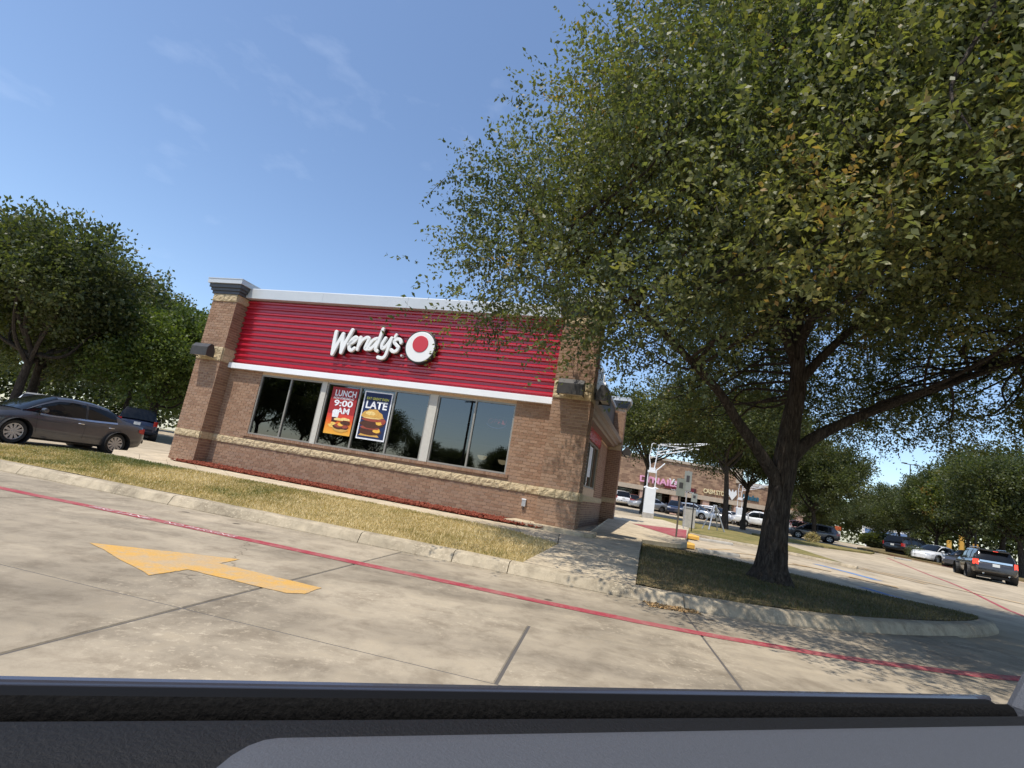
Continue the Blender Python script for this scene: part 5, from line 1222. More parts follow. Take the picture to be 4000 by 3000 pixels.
# crown: sprays inside a broad ellipsoid whose underside rises towards the trunk
rr = np.random.default_rng(99); random.seed(99)
CC = np.array([6.4, 8.9, 6.0]); CR = np.array([7.9, 7.3, 5.7])
allp = [p + E0 for q in limbs for p in q]; AP = np.array([tuple(p) for p in allp])
cl, od = [], []
def crown_ok(p):
    x, y, z = p
    f = 1 - (max(0, z - 5) / 8.4) ** 1.35 if z > 5 else 1 - 0.35 * ((5 - z) / 2.4) ** 2
    if f <= 0.02: return False
    rad = math.hypot((x - CC[0]) / CR[0], (y - CC[1]) / CR[1]) / f
    nn = noise.noise(Vector(p * 0.55))
    if rad > 1.0 + 0.16 * nn: return False
    if y < 9.5 and x < -1.6 + (9.5 - y) * 0.85 + 0.5 * nn: return False
    if x < 4.5 and y > 10.0 + 0.5 * x: return False
    hr = math.hypot(x - 5.6, y - 10.3)
    zmin = 5.65 - 0.27 * hr + 1.0 * noise.noise(Vector((x * 0.5, y * 0.5, 3.0)))
    if x > 7: zmin += 0.35
    if y < 5.5: zmin += 0.5 * (5.5 - y)
    if z < zmin: return False
    if rad < 0.52 and z < 10 and rr.random() < 0.55: return False
    return noise.noise(Vector(p * 0.42) + Vector((5, 1, 2))) > -0.40
# leafy pads first (kept apart), then sprays inside each pad
pads = []; tries = 0
while len(pads) < 620 and tries < 60000:
    tries += 1
    p = np.array([rr.uniform(-2.6, 15.0), rr.uniform(1.2, 16.6), rr.uniform(2.4, 13.6)])
    if crown_ok(p) and (not pads or np.min(np.sum(((np.array(pads) - p) / np.array([1, 1, 0.75])) ** 2, axis=1)) > 0.80 ** 2): pads.append(p)
pads = np.array(pads); print('pads', len(pads))
for p in pads:
    d0 = (p - np.array([5.5, 9.6, 5.2])) / CR; d0 = d0 / np.linalg.norm(d0); big = rr.uniform(0.75, 1.25)
    for k in range(max(4, int(12 * big))):
        q = p + rr.normal(0, 1, 3) * np.array([0.44, 0.44, 0.24]) * big
        cl.append(q); od.append(d0)
cl = np.array(cl); od = np.array(od)
# fine branches from the nearest limb point to groups of sprays
fb = MB()
order = rr.permutation(len(cl))[:520]
for i in order:
    p = cl[i]; a = AP[np.argmin(np.linalg.norm(AP - p, axis=1) + 0.6 * np.maximum(0, AP[:, 2] - p[2]))]
    m1 = a * 0.62 + p * 0.38 + rr.normal(0, 0.16, 3) + np.array([0, 0, 0.10]); m2 = a * 0.28 + p * 0.72 + rr.normal(0, 0.16, 3)
    fb.tube([Vector(v) - E0 for v in catmull([tuple(a), tuple(m1), tuple(m2), tuple(p)], 3)], [0.034 - 0.027 * k / 9 for k in range(10)], 5, False)
shade_auto_me = tb.mesh('trunk', ('bark',)); link('trunk', shade_auto(shade_auto_me, 60), elm)
link('branches', shade_auto(fb.mesh('branches', ('bark',)), 60), elm)
nt = 7; per = 16
tid = np.repeat(np.arange(len(cl)), nt); NT = len(tid)
tdir = unit(od[tid] * 0.75 + rr.normal(0, 0.62, (NT, 3)) + np.array([[0, 0, 0.28]]))
low = cl[tid][:, 2] < 5.4
tdir[low] = unit(tdir[low] + np.array([[0, 0, -0.45]]))
tlen = rr.uniform(0.35, 0.95, NT); tst = cl[tid] + rr.normal(0, 0.22, (NT, 3))
tw = MB()
lid = np.repeat(np.arange(NT), per); N = len(lid); tt = np.tile((np.arange(per) + 0.5) / per, NT) + rr.normal(0, 0.02, N)
pos = tst[lid] + tdir[lid] * (tt * tlen[lid])[:, None] + np.array([[0, 0, -1.0]]) * (0.10 * tt ** 2 * tlen[lid])[:, None] + rr.normal(0, 0.02, (N, 3))
sidev = unit(np.cross(tdir[lid], unit(rr.normal(0, 1, (NT, 3)))[lid])) * np.where(np.arange(N) % 2, 1, -1)[:, None]
ax = unit(sidev * 0.9 + tdir[lid] * 0.55 + rr.normal(0, 0.35, (N, 3)))
ct = np.array([0.40 + 0.48 * noise.noise(Vector(q * 0.6) + Vector((9, 4, 1))) for q in cl]) + rr.normal(0, 0.08, len(cl)); tws = rr.normal(0, 0.12, NT)
tint = ct[tid][lid] + tws[lid] + rr.normal(0, 0.10, N)
yl = (rr.random(NT) < 0.05)[lid]; tint[yl] += 0.35
size = rr.uniform(0.05, 0.09, N)
link('crown', leaf_mesh('crown', pos - np.array(E0), ax, size, tint, 'leaf_elm', 0.60, 0.8), elm)
# bare twig tips standing out of the crown edge
tq = MB()
for i in rr.permutation(NT)[:2600]:
    a = Vector(tst[i]) - E0; b = a + Vector(tdir[i]) * float(tlen[i]) * 0.9
    tq.tube([a, (a + b) / 2 + Vector((0, 0, 0.01)), b], [0.006, 0.005, 0.003], 3, False)
link('twigs', tq.mesh('twigs', ('bark',)), elm)
random.seed(5)
# ---- trees around the lot
G1 = 'trees left of the restaurant'
tree('oak_a', -27.5, 30.0, 1.06, 0.4, 'tall dark green tree rising behind the grey sedan at the left edge', G1)
tree('oak_b', -33.0, 37.0, 1.25, 2.4, 'dark tree at the far left edge half out of the picture', G1)
tree('oak_c', -27.0, 38.0, 1.0, 1.2, 'dark tree with leaning trunk behind the blue SUV', G1)
tree('lime', -21.9, 33.5, 0.95, 0.0, 'bright yellow-green tree left of the left brick pillar', G1)
tree('oak_a', -22.5, 44.0, 0.92, 3.6, 'green tree touching the left brick pillar', G1)
for k, (x, y, s) in enumerate(((-46, 52, 1.1), (-37, 56, 1.0), (-31, 60, 0.8), (-25.5, 62, 0.8))):
    tree(('oak_b', 'lime', 'oak_a', 'oak_c')[k], x, y, s, k * 1.3, ['distant tree behind the sedan roof, leftmost of the far row', 'pale distant tree seen under the left crowns', 'distant tree beyond the dark blue SUV', 'distant tree just left of the pillar foot'][k], 'far trees left of the restaurant')
G2 = 'trees in front of the shops'
tree('high', 17.6, 40.4, 1.0, 0.9, 'tree with slender dark trunk in the dry grass strip before the shops', G2, sz=1.02)
tree('high', 12.9, 46.0, 0.92, 2.0, 'tree behind the white clearance post, next to the restaurant', G2)
tree('high', 22.8, 48.5, 0.82, 3.0, 'tree between the slender dark trunk and the big elm trunk', G2)
tree('oak_a', 28.2, 46.6, 0.80, 4.4, 'rounded tree between the big elm trunk and the open sky', G2, sz=0.86)
tree('oak_c', 33.5, 56.0, 0.55, 5.0, 'small tree behind the grey crossover', G2)
G3 = 'tree row along the far drive'
for k, (key, x, y, s, lab) in enumerate((('oak_b', 55, 92, 0.76, 'far tree left of the blue and white sign board'), ('oak_a', 63, 89, 0.76, 'far tree right above the blue and white sign board'), ('oak_b', 56, 76, 0.74, 'far tree above the yellow posts'), ('oak_a', 50, 65, 0.74, 'wide tree above the white parked car'), ('oak_c', 47.2, 56.5, 0.85, 'tree left of the dark lamp pole'), ('autumn', 46.8, 52.2, 1.0, 'tree turning yellow and orange behind the dark lamp pole'), ('oak_a', 50.5, 52.5, 1.12, 'tall tree behind the driving SUV'), ('oak_b', 41.4, 41.4, 0.98, 'tree with thick trunk at the right edge of the picture'), ('lime', 48, 99, 0.8, 'pale far tree at the end of the fence'))):
    tree(key, x, y, s, k * 0.9 + 0.4, lab, G3)
# a wood closing the view all round, beyond the lots
random.seed(12)
# the far wood: one mass of foliage down to the ground
rw = np.random.default_rng(77); nw = 110000
ang = rw.uniform(R(18), R(162), nw); rad_ = 112 + 10 * np.sin(ang * 9) + rw.normal(0, 3.5, nw)
hw_ = np.array([7.0 + 2.6 * noise.noise(Vector((a * 14, 0, 0))) + 1.2 * noise.noise(Vector((a * 55, 3, 0))) for a in ang])
pw = np.stack([np.cos(ang) * rad_, np.sin(ang) * rad_, 0.9 + hw_ * np.sqrt(rw.random(nw))], 1)
tag(link('far_wood', leaf_mesh('far_wood', pw, unit(rw.normal(0, 1, (nw, 3)) + np.array([[0, 0, 0.4]])), rw.uniform(0.45, 0.95, nw), np.array([0.42 + 0.5 * noise.noise(Vector(q * 0.22)) for q in pw]) + rw.normal(0, 0.1, nw), 'leaf_oak', 0.6)), 'low wood closing the view beyond the lots', kind='stuff')
# what the restaurant windows mirror: trees and a utility pole across the road behind the viewer
mirror_trees = [('oak_b', -64, -9, 1.15), ('oak_a', -57, -12, 1.15), ('oak_c', -52, -15, 1.1), ('oak_b', -47.5, -17, 1.0), ('oak_a', -43, -20, 0.75), ('oak_c', -38, -23, 0.5), ('oak_b', -34, -25, 0.48), ('oak_a', -28, -27, 0.5), ('oak_c', -20, -30, 0.5)]
for k, (key, x, y, s) in enumerate(mirror_trees):
    tree(key, x, y, s, k * 2.1, 'tree across the road, seen mirrored in the restaurant windows', 'trees across the road', z=-0.05)
up_ = empty('utility_pole', (-31.5, -23.0, -0.05)); tag(up_, 'wooden utility pole across the road, seen mirrored in the right window', 'pole')
MB().tube([(0, 0, 0), (0, 0, 11)], [0.16, 0.11], 10).build('pole', 'bark', up_); MB().box(-1.1, 1.1, -0.06, 0.06, 10.2, 10.35).build('crossarm', 'bark', up_)

# ------------------------------------------------------------------ lot islands and street furniture
strip = poly_sheet('grass_strip', [(10.2, 27.3), (11.7, 26.3), (13.3, 26.0), (13.9, 25.0), (15.3, 23.1), (17.4, 31.3), (18.6, 36.5), (17.6, 42), (12.0, 42), (9.2, 34.0), (10.4, 31.8)], lambda x, y: T(x, y) + 0.09, 'turf_far', 1.2, thick=0.2, jitter=0.04)
tag(strip, 'dry grass strip with a tree in front of the shops', kind='structure')
rc = empty('island_curb'); tag(rc, 'worn concrete curb edging the dry grass strip', kind='structure')
LOWP = [(0.0, -0.06), (0.0, 0.01), (0.04, 0.09), (0.09, 0.115), (0.22, 0.118), (0.24, -0.06)]
for a, b in (((10.0, 26.95), (11.9, 25.85)), ((11.9, 25.85), (13.45, 25.5)), ((13.45, 25.5), (15.5, 22.55))):
    curb_section([Vector((a[0] + (b[0] - a[0]) * k / 6, a[1] + (b[1] - a[1]) * k / 6, 0)) for k in range(7)], rc, 'curb_concrete', prof=LOWP, zf=lambda x, y: T(x, y) - 0.02)
s2 = poly_sheet('grass_strip', [(20.0, 38.2), (24.3, 38.4), (29.0, 40.6), (31.0, 43.0), (28.5, 44.5), (20.0, 41.0)], lambda x, y: T(x, y) + 0.08, 'turf_far', 1.5, thick=0.2, jitter=0.04)
tag(s2, 'narrow dry island in front of the grey crossover', kind='structure')
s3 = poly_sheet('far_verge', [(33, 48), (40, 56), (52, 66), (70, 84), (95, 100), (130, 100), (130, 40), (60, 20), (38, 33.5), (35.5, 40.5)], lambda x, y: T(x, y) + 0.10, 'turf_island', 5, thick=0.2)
tag(s3, 'shaded verge under the tree row on the right', kind='structure')
ribbon('red_curb_line', [(34.2, 33.5), (34.5, 40), (34.0, 45.5), (40.0, 54), (52, 66)], 0.22, lambda x, y: T(x, y) + 0.03, 'paint_red', 'red painted curb along the shaded verge on the right', 'marking')
def wheel_stop(x, y, rz, label):
    t = MB(); prof_ = [(-0.085, 0), (-0.075, 0.07), (-0.045, 0.115), (0.045, 0.115), (0.075, 0.07), (0.085, 0)]
    t.extrude(prof_, -0.85, 0.85, 'x'); o = t.build('wheel_stop', 'concrete_plain', fix=True); o.location = (x, y, T(x, y) - 0.028); o.rotation_euler = (0, 0, rz); tag(o, label, 'wheel stop', 'concrete wheel stops')
wheel_stop(10.3, 24.5, R(6), 'long concrete wheel stop right of the upper yellow curb block')
wheel_stop(7.95, 18.6, R(14), 'concrete wheel stop at the edge of the tree shade')
wheel_stop(31.2, 40.3, R(18), 'far concrete wheel stop near the grey crossover')
def yellow_block(x, y, rz, label, sx=0.35, sy=0.55):
    o = MB().extrude([(-sy, 0), (-sy, 0.12), (-sy + 0.08, 0.17), (sy - 0.08, 0.17), (sy, 0.12), (sy, 0)], -sx, sx, 'x').build('curb_block', 'yellow_block', fix=True)
    o.location = (x, y, T(x, y) + 0.0); o.rotation_euler = (0, 0, rz); tag(o, label, 'curb block', 'yellow curb blocks')
yellow_block(9.0, 24.3, R(-8), 'yellow painted curb block at the far end of the red ramp pad', 0.30, 0.75)
yellow_block(7.05, 19.25, R(-10), 'yellow painted curb block at the near end of the red ramp pad', 0.22, 0.55)
def sign_post(x, y, h_, z, label, panels, m='post_brown', lean=0.0):
    t = empty('sign_post', (x, y, z), R(-18)); t.rotation_euler = (0, lean, R(-18)); tag(t, label, 'sign', 'parking sign posts')
    MB().box(-0.03, 0.03, -0.03, 0.03, -0.1, h_).build('post', m, t)
    for zc, w, hh in panels:
        p = MB().box(-w / 2, w / 2, -0.045, -0.035, zc - hh / 2, zc + hh / 2).build('panel', 'sign_back', t)
        MB().box(-w * 0.22, w * 0.22, -0.049, -0.0455, zc - hh * 0.05, zc + hh * 0.28).build('symbol', 'sign_dark', p)
sign_post(6.55, 18.85, 2.05, Hp(6.55, 18.85), 'nearest brown sign post standing on the red ramp pad', [(1.72, 0.30, 0.62)])
sign_post(9.2, 25.6, 2.75, Hp(9.2, 25.6), 'second sign post behind the yellow curb block', [(2.25, 0.34, 0.95)], 'galvanised')
sign_post(10.6, 28.3, 2.2, T(0, 28.3) + 0.1, 'thin black sign post in the grass strip', [(1.75, 0.30, 0.45)], 'black_matte')
# A-frame
af = empty('a_frame_stand', (14.2, 34.2, T(0, 34.2) + 0.09), R(20)); tag(af, 'grey metal A-frame stand on the dry grass', 'stand')
for sx in (-1, 1):
    MB().tube([(sx * 0.62, -0.3, 0), (sx * 0.06, -0.02, 1.55)], 0.045, 6).build('leg', 'galvanised', af)
    MB().tube([(sx * 0.62, 0.3, 0), (sx * 0.06, 0.02, 1.55)], 0.035, 6).build('leg', 'galvanised', af)
MB().tube([(-0.14, 0, 1.55), (0.14, 0, 1.55)], 0.05, 6).build('crossbar', 'galvanised', af)
bx_ = empty('utility_cabinet', (12.0, 32.6, T(0, 32.6) + 0.08), R(-10)); tag(bx_, 'small beige utility cabinet behind the sign posts', 'cabinet')
MB().box(-0.32, 0.32, -0.25, 0.25, 0, 1.15).build('housing', 'concrete_plain', bx_); MB().box(-0.35, 0.35, -0.28, 0.28, 1.15, 1.22).build('lid', 'galvanised', bx_)
# drive-through clearance posts: plinth, white box, bent pipes, arm
def clearance_post(x, y, z, rz, s, label, m='white_gloss'):
    t = empty('clearance_post', (x, y, z), rz); t.scale = (s, s, s); tag(t, label, 'post', 'clearance posts')
    MB().box(-0.34, 0.34, -0.3, 0.3, -0.1, 0.48).build('plinth', 'concrete_plain', t)
    MB().box(-0.32, 0.32, -0.28, 0.28, 0.48, 2.02).build('post_cover', 'box_white', t)
    MB().tube([(-0.42, 0, 2.02), (-0.30, 0, 2.10), (-0.1, 0, 2.03), (0.1, 0, 2.03), (0.28, 0, 2.10), (0.46, 0, 2.04)], 0.05, 8).build('collar', m, t)
    for sx in (-1, 1):
        MB().tube(catmull([(sx * 0.24, 0, 2.0), (sx * 0.26, 0, 2.6), (sx * 0.24, 0, 3.05)], 5), 0.032, 8).build('pipe', m, t)
    MB().box(-0.30, 0.26, -0.12, 0.12, 3.02, 3.16).box(-0.22, 0.16, -0.1, 0.1, 3.16, 3.34).build('bracket', m, t)
    MB().tube([(0.15, 0, 3.12), (0.45, 0, 3.42), (0.72, 0, 3.72)], 0.04, 8).build('stub_pipe', m, t)
    MB().tube(catmull([(-0.16, 0, 3.2), (-0.20, 0, 3.6), (-0.28, 0, 4.0), (-0.22, 0, 4.5), (-0.20, 0, 4.86), (0.02, 0, 4.92)], 6), 0.032, 8).build('pipe', m, t)
    MB().tube([(0.08, 0, 3.2), (0.18, 0, 4.2), (0.24, 0, 4.92)], 0.034, 8).build('pipe', m, t)
    MB().tube([(-0.24, 0, 4.05), (0.16, 0, 4.02)], 0.02, 6).build('tie_bar', m, t)
    ar = MB().tube([(0.26, 0, 4.90), (1.7, 0, 5.10), (3.3, 0, 5.38)], 0.04, 8).build('arm', m, t)
    MB().tube([(0.22, 0, 4.40), (1.5, 0, 4.80), (3.3, 0, 5.36)], 0.034, 8).build('brace', m, ar)
    MB().tube([(0.30, 0, 4.86), (1.4, 0, 4.88), (2.7, 0, 4.92)], 0.03, 8).build('brace', m, ar)
    MB().tube([(0.22, 0, 4.22), (1.6, 0, 4.62), (2.3, 0, 4.86)], 0.034, 8).build('brace', m, ar)
clearance_post(9.65, 33.2, T(0, 33.2) + 0.06, R(-12), 0.98, 'white drive-through clearance post with bent pipes beside the restaurant')
clearance_post(28.6, 62.0, T(0, 62) + 0.0, R(-12), 0.95, 'far white clearance post behind the white pickup truck')
def lamp_pole(x, y, h_, label):
    t = empty('lamp_pole', (x, y, T(x, y))); tag(t, label, 'lamp pole', 'parking lot lamp poles')
    MB().tube([(0, 0, 0), (0, 0, h_)], [0.10, 0.07], 8).build('pole', 'bronze', t); MB().box(-1.0, 1.0, -0.05, 0.05, h_ - 0.05, h_ + 0.05).build('arm', 'bronze', t)
    for sx in (-1, 1): MB().box(sx * 1.0 - 0.35, sx * 1.0 + 0.35, -0.2, 0.2, h_ + 0.0, h_ + 0.14).build('lamp_head', 'bronze', t)
lamp_pole(47.0, 51.5, 8.3, 'dark double lamp pole in front of the yellowing tree'); lamp_pole(66, 84, 14.0, 'distant lamp pole rising above the tree row')
# far sign board, yellow posts, small sign, fence
sb = empty('sign_board', (62, 84, T(0, 84)), R(-40)); tag(sb, 'distant white sign board with blue banner under the trees', 'sign')
MB().box(-2.9, 2.9, -0.1, 0.1, 0.5, 3.1).build('board', 'white_gloss', sb); MB().box(-2.55, 2.9, -0.12, -0.1, 1.5, 2.75).build('banner', 'paint_blue', sb); MB().box(-0.9, 1.9, -0.13, -0.12, 2.05, 2.3).build('lettering_strip', 'white_gloss', sb)
for sx in (-2.4, 2.4): MB().box(sx - 0.1, sx + 0.1, -0.08, 0.08, -0.1, 0.5).build('post', 'white_gloss', sb)
for k, (x, y, h_) in enumerate(((62.5, 72.5, 2.6), (58.0, 65.5, 3.2), (59.5, 65.2, 2.4))):
    o = MB().tube([(0, 0, -0.1), (0, 0, h_)], 0.28, 10).build('yellow_post', 'yellow_block'); o.location = (x, y, T(x, y)); tag(o, ['leftmost yellow post under the far trees', 'tallest yellow post under the far trees', 'yellow post nearest the black parked car'][k], 'post', 'yellow posts')
fe = empty('chain_fence', (41, 84, T(0, 82)), R(-4)); tag(fe, 'grey chain link fence at the end of the far drive', 'fence')
for k in range(9): MB().tube([(k * 2.2 - 9, 0, 0), (k * 2.2 - 9, 0, 1.9)], 0.05, 6).build('post', 'galvanised', fe)
MB().tube([(-9, 0, 1.88), (8.6, 0, 1.88)], 0.04, 6).build('top_rail', 'galvanised', fe)
mesh_ = MB()
for k in range(60):
    x = -9 + k * 0.3; mesh_.tube([(x, 0, 0.05), (min(x + 1.8, 8.6), 0, min(1.85, 0.05 + (min(x + 1.8, 8.6) - x)))], 0.012, 3, False); mesh_.tube([(x, 0, 1.85), (min(x + 1.8, 8.6), 0, max(0.05, 1.85 - (min(x + 1.8, 8.6) - x)))], 0.012, 3, False)
o = mesh_.build('mesh_wire', 'galvanised', fe); o['kind'] = 'stuff'
rs = empty('road_sign', (52, 80, T(0, 80))); tag(rs, 'small orange and white road sign at the end of the drive', 'sign')
mat('sign_orange', (0.55, 0.12, 0.05), 0.6)
MB().tube([(0, 0, 0), (0, 0, 1.6)], 0.05, 6).build('post', 'galvanised', rs); MB().box(-0.45, 0.45, -0.04, 0.04, 1.6, 2.2).build('panel', 'sign_orange', rs); MB().box(-0.4, 0.4, -0.05, 0.03, 0.7, 1.5).build('plate', 'white_gloss', rs)
def bush(x, y, r_, m, label, n=900, leaf=0.10, z=None):
    a = np.random.default_rng(int(abs(x * 31 + y * 17))); d = unit(a.normal(0, 1, (n, 3))); p = d * r_ * a.uniform(0.5, 1.0, n)[:, None] * np.array([[1, 1, 0.75]]) + np.array([[0, 0, r_ * 0.7]])
    o = link('bush', leaf_mesh('bush', p, unit(d + a.normal(0, 0.5, (n, 3))), leaf * a.uniform(0.7, 1.3, n), a.normal(0.5, 0.2, n), m, 0.5)); o.location = (x, y, T(x, y) if z is None else z); tag(o, label, 'bush', 'low bushes'); return o
bush(26.6, 44.2, 0.6, 'grass_blade', 'dry yellow shrub in front of the grey crossover'); bush(35.6, 44.6, 0.8, 'leaf_oak', 'round green bush beside the black parked car'); bush(44, 68, 1.2, 'leaf_oak', 'dark hedge bush at the end of the drive'); bush(50, 74, 1.1, 'leaf_oak', 'dark bush under the far tree by the sign board')
hd_ = bush(50, 67.5, 1.0, 'leaf_oak', 'long clipped dark hedge under the far tree row', 5000, 0.22); hd_.name = 'hedge'; hd_['category'] = 'hedge'; hd_.scale = (8.0, 1.0, 1.25); hd_.rotation_euler = (0, 0, R(38))

# ------------------------------------------------------------------ the shops
mall = empty('shop_row', (32.0, 73.0, 1.05), R(0.5)); tag(mall, 'long brown brick shop row with dark storefronts across the lot', 'building')
def mall_brick():
    m, n, l, b = nodes_of('mall_brick')
    t = n.new('ShaderNodeTexCoord'); bt = n.new('ShaderNodeTexBrick'); bt.inputs['Scale'].default_value = 1.0
    mp_ = n.new('ShaderNodeMapping'); mp_.inputs['Rotation'].default_value = (R(90), 0, 0); l.new(t.outputs['Object'], mp_.inputs['Vector']); l.new(mp_.outputs['Vector'], bt.inputs['Vector'])
    bt.inputs['Color1'].default_value = (0.20, 0.115, 0.075, 1); bt.inputs['Color2'].default_value = (0.42, 0.27, 0.165, 1); bt.inputs['Mortar'].default_value = (0.26, 0.18, 0.12, 1)
    bt.inputs['Brick Width'].default_value = 0.55; bt.inputs['Row Height'].default_value = 0.22; bt.inputs['Mortar Size'].default_value = 0.012; bt.offset = 0.5
    x = noise_node(n, l, t.outputs['Object'], 0.9, 4, 0.6); xr = ramp(n, [(0.3, (0.75, 0.75, 0.75)), (0.7, (1.2, 1.2, 1.2))]); l.new(x.outputs['Fac'], xr.inputs['Fac'])
    l.new(mixc(n, l, 1.0, bt.outputs['Color'], xr.outputs['Color'], 'MULTIPLY'), b.inputs['Base Color']); b.inputs['Roughness'].default_value = 0.9
mall_brick()
mat('mall_band', (0.46, 0.38, 0.29), 0.85, var=0.15, scale=2); mat('mall_column', (0.48, 0.32, 0.25), 0.85, var=0.2, scale=3)
MB().box(-21, 1.0, -0.4, 12, 2.95, 7.0).box(1.0, 10.5, -0.4, 12, 2.95, 5.6).build('upper_wall', 'mall_brick', mall)
MB().box(-21, 1.0, -0.55, 12, 7.0, 7.35).box(1.05, 10.6, -0.55, 12, 5.6, 5.95).box(0.7, 1.6, -0.6, 0.5, 5.6, 7.6).build('parapet_coping', 'mall_band', mall)
MB().box(-21, 10.6, -0.6, -0.38, 2.55, 3.15).build('band', 'mall_band', mall)
MB().box(-21, 10.5, 2.4, 2.6, 0, 2.95).box(-21, 10.5, -0.3, 2.6, 2.90, 2.99).build('back_wall', 'interior_mid', mall)
for k in range(8):
    x = -20.6 + k * 4.35; MB().box(x - 0.45, x + 0.45, -0.5, 0.3, 0, 2.9).build('column', 'mall_column', mall)
for k in range(28):
    x = -20.3 + k * 1.09; w = empty('storefront'); w.parent = mall
    MB().box(x, x + 0.08, 1.5, 1.62, 0, 2.9).box(x, x + 1.09, 1.5, 1.62, 0.0, 0.25).box(x, x + 1.09, 1.5, 1.62, 2.2, 2.3).build('frame', 'bronze', w)
    MB().add([(x + 0.08, 1.56, 0.25), (x + 1.09, 1.56, 0.25), (x + 1.09, 1.56, 2.9), (x + 0.08, 1.56, 2.9)], [(0, 1, 2, 3)]).build('pane', 'storefront_glass', w)
def shop_sign(name, body, x, z, h_, m, label, width=None, extra=None):
    t = empty('shop_sign', mall.matrix_basis @ Vector((x, -0.45, z)), R(0.5)); tag(t, label, 'sign', 'shop signs')
    me = text_mesh(body, h_ * 1.35, h_ * 0.03, h_ * 0.09, 'CENTER')
    xs = [v.co.x for v in me.vertices]; k = (width / (max(xs) - min(xs))) if width else 1.0
    for v in me.vertices: v.co = (v.co.x * k, v.co.z - 0.05, v.co.y)
    me.materials.append(MATS[m]); link('lettering', me, t)
    if extra: extra(t)
    return t
mat('letter_pink', (0.62, 0.30, 0.44), 0.5, emit=0.15); mat('letter_cream', (0.72, 0.62, 0.38), 0.5); mat('letter_teal', (0.02, 0.11, 0.17), 0.5); mat('bar_maroon', (0.13, 0.015, 0.022), 0.5)
bpy.context.view_layer.update()
shop_sign('a', "DI'NAILS", -9.9, 3.70, 0.85, 'letter_pink', "pink shop letters beginning with DI'N left of the white post", 5.4)
shop_sign('b', 'Vapor', -7.1, 4.0, 0.75, 'letter_white', 'white shop letters above a dark red bar', 2.9, lambda t: MB().box(-2.0, 2.4, -0.12, -0.03, -0.62, -0.14).build('bar', 'bar_maroon', t))
shop_sign('c', 'CBD+GLASS', -6.6, 2.98 + 0.25, 0.36, 'letter_white', 'small white shop letters under the dark red bar', 3.2)
shop_sign('d', 'CASH STORE', -1.9, 3.55, 0.62, 'letter_cream', 'cream shop letters reading CASH STORE', 3.6)
def heart(t):
    MB().add([(0, -0.12, -0.75), (0.62, -0.12, 0.1), (0.50, -0.12, 0.75), (0.18, -0.12, 0.35), (0, -0.12, 0.75), (-0.18, -0.12, 0.35), (-0.5, -0.12, 0.75), (-0.62, -0.12, 0.1)], [(0, 1, 2, 3, 4, 5, 6, 7)]).build('emblem', 'letter_white', t).location = (-2.7, 0, 0.35)
ts = empty('shop_sign', mall.matrix_basis @ Vector((3.0, -0.45, 3.55)), R(0.5)); tag(ts, 'dark teal shop sign strokes beside a white emblem', 'sign', 'shop signs')
x_ = -1.2
for w_, h2 in ((0.20, 0.7), (0.28, 0.5), (0.22, 0.62), (0.26, 0.5), (0.20, 0.7), (0.24, 0.5), (0.26, 0.55), (0.2, 0.66)):
    MB().box(x_, x_ + w_, -0.08, 0.02, 0.0, h2).build('letter_block', 'letter_teal', ts); x_ += w_ + 0.09
heart(ts); ts.children[-1].location = (-1.95, 0, 0.35)
# parked cars in front of the shops and around the lot
GC = 'cars parked in front of the shops'
def lot(kind, x, y, rz, pm, label, d=0, **k): return car(kind, (x, y, T(x, y) - 0.03), R(rz), pm, label, GC, d, **k)
lot('suv', 14.8, 64.0, 92, 'paint_white_car', 'white SUV seen from behind beside the far rear pillar')
lot('hatch', 16.9, 65.5, 80, 'paint_red_car', 'red hatchback between the white SUV and the silver sedan')
lot('sedan', 17.6, 61.0, 200, 'paint_silver', 'silver sedan left of the white clearance post')
lot('hatch', 20.6, 60.5, 250, 'paint_darkblue', 'dark blue hatchback right of the white clearance post')
lot('hatch', 22.9, 60.5, -50, 'paint_iceblue', 'pale blue hatchback behind the sign posts')
lot('sedan', 25.2, 62.0, -45, 'paint_silver', 'grey sedan behind the A-frame stand')
lot('suv', 26.9, 64.5, -62, 'paint_white_car', 'white SUV left of the slender tree trunk')
lot('sedan', 28.6, 63.6, -80, 'paint_white_car', 'white sedan nosing out right of the slender tree trunk')
lot('pickup', 29.4, 58.5, 166, 'paint_white_car', 'white crew cab pickup truck behind the grass strip', 1, cat='truck')
lot('hatch', 32.6, 57.5, 150, 'paint_maroon', 'dark red hatchback behind the big elm trunk')
lot('hatch', 31.0, 51.5, 158, 'paint_grey', 'dark grey crossover parked beyond the narrow island', 2)
lot('suv', 39.1, 49.6, 20, 'paint_black', 'black SUV parked under the trees left of the white car')
lot('sedan', 37.4, 44.6, 200, 'paint_white_car', 'white sedan parked under the trees on the right')
lot('sedan', 37.0, 41.0, 200, 'paint_grey', 'dark sedan just left of the driving SUV')
lot('suv', -21.5, 31.5, 125, 'paint_darkblue', 'dark blue SUV behind the grey sedan')
lot('hatch', -21.0, 24.2, 131, 'paint_white_car', 'white vehicle behind the roof of the grey sedan')

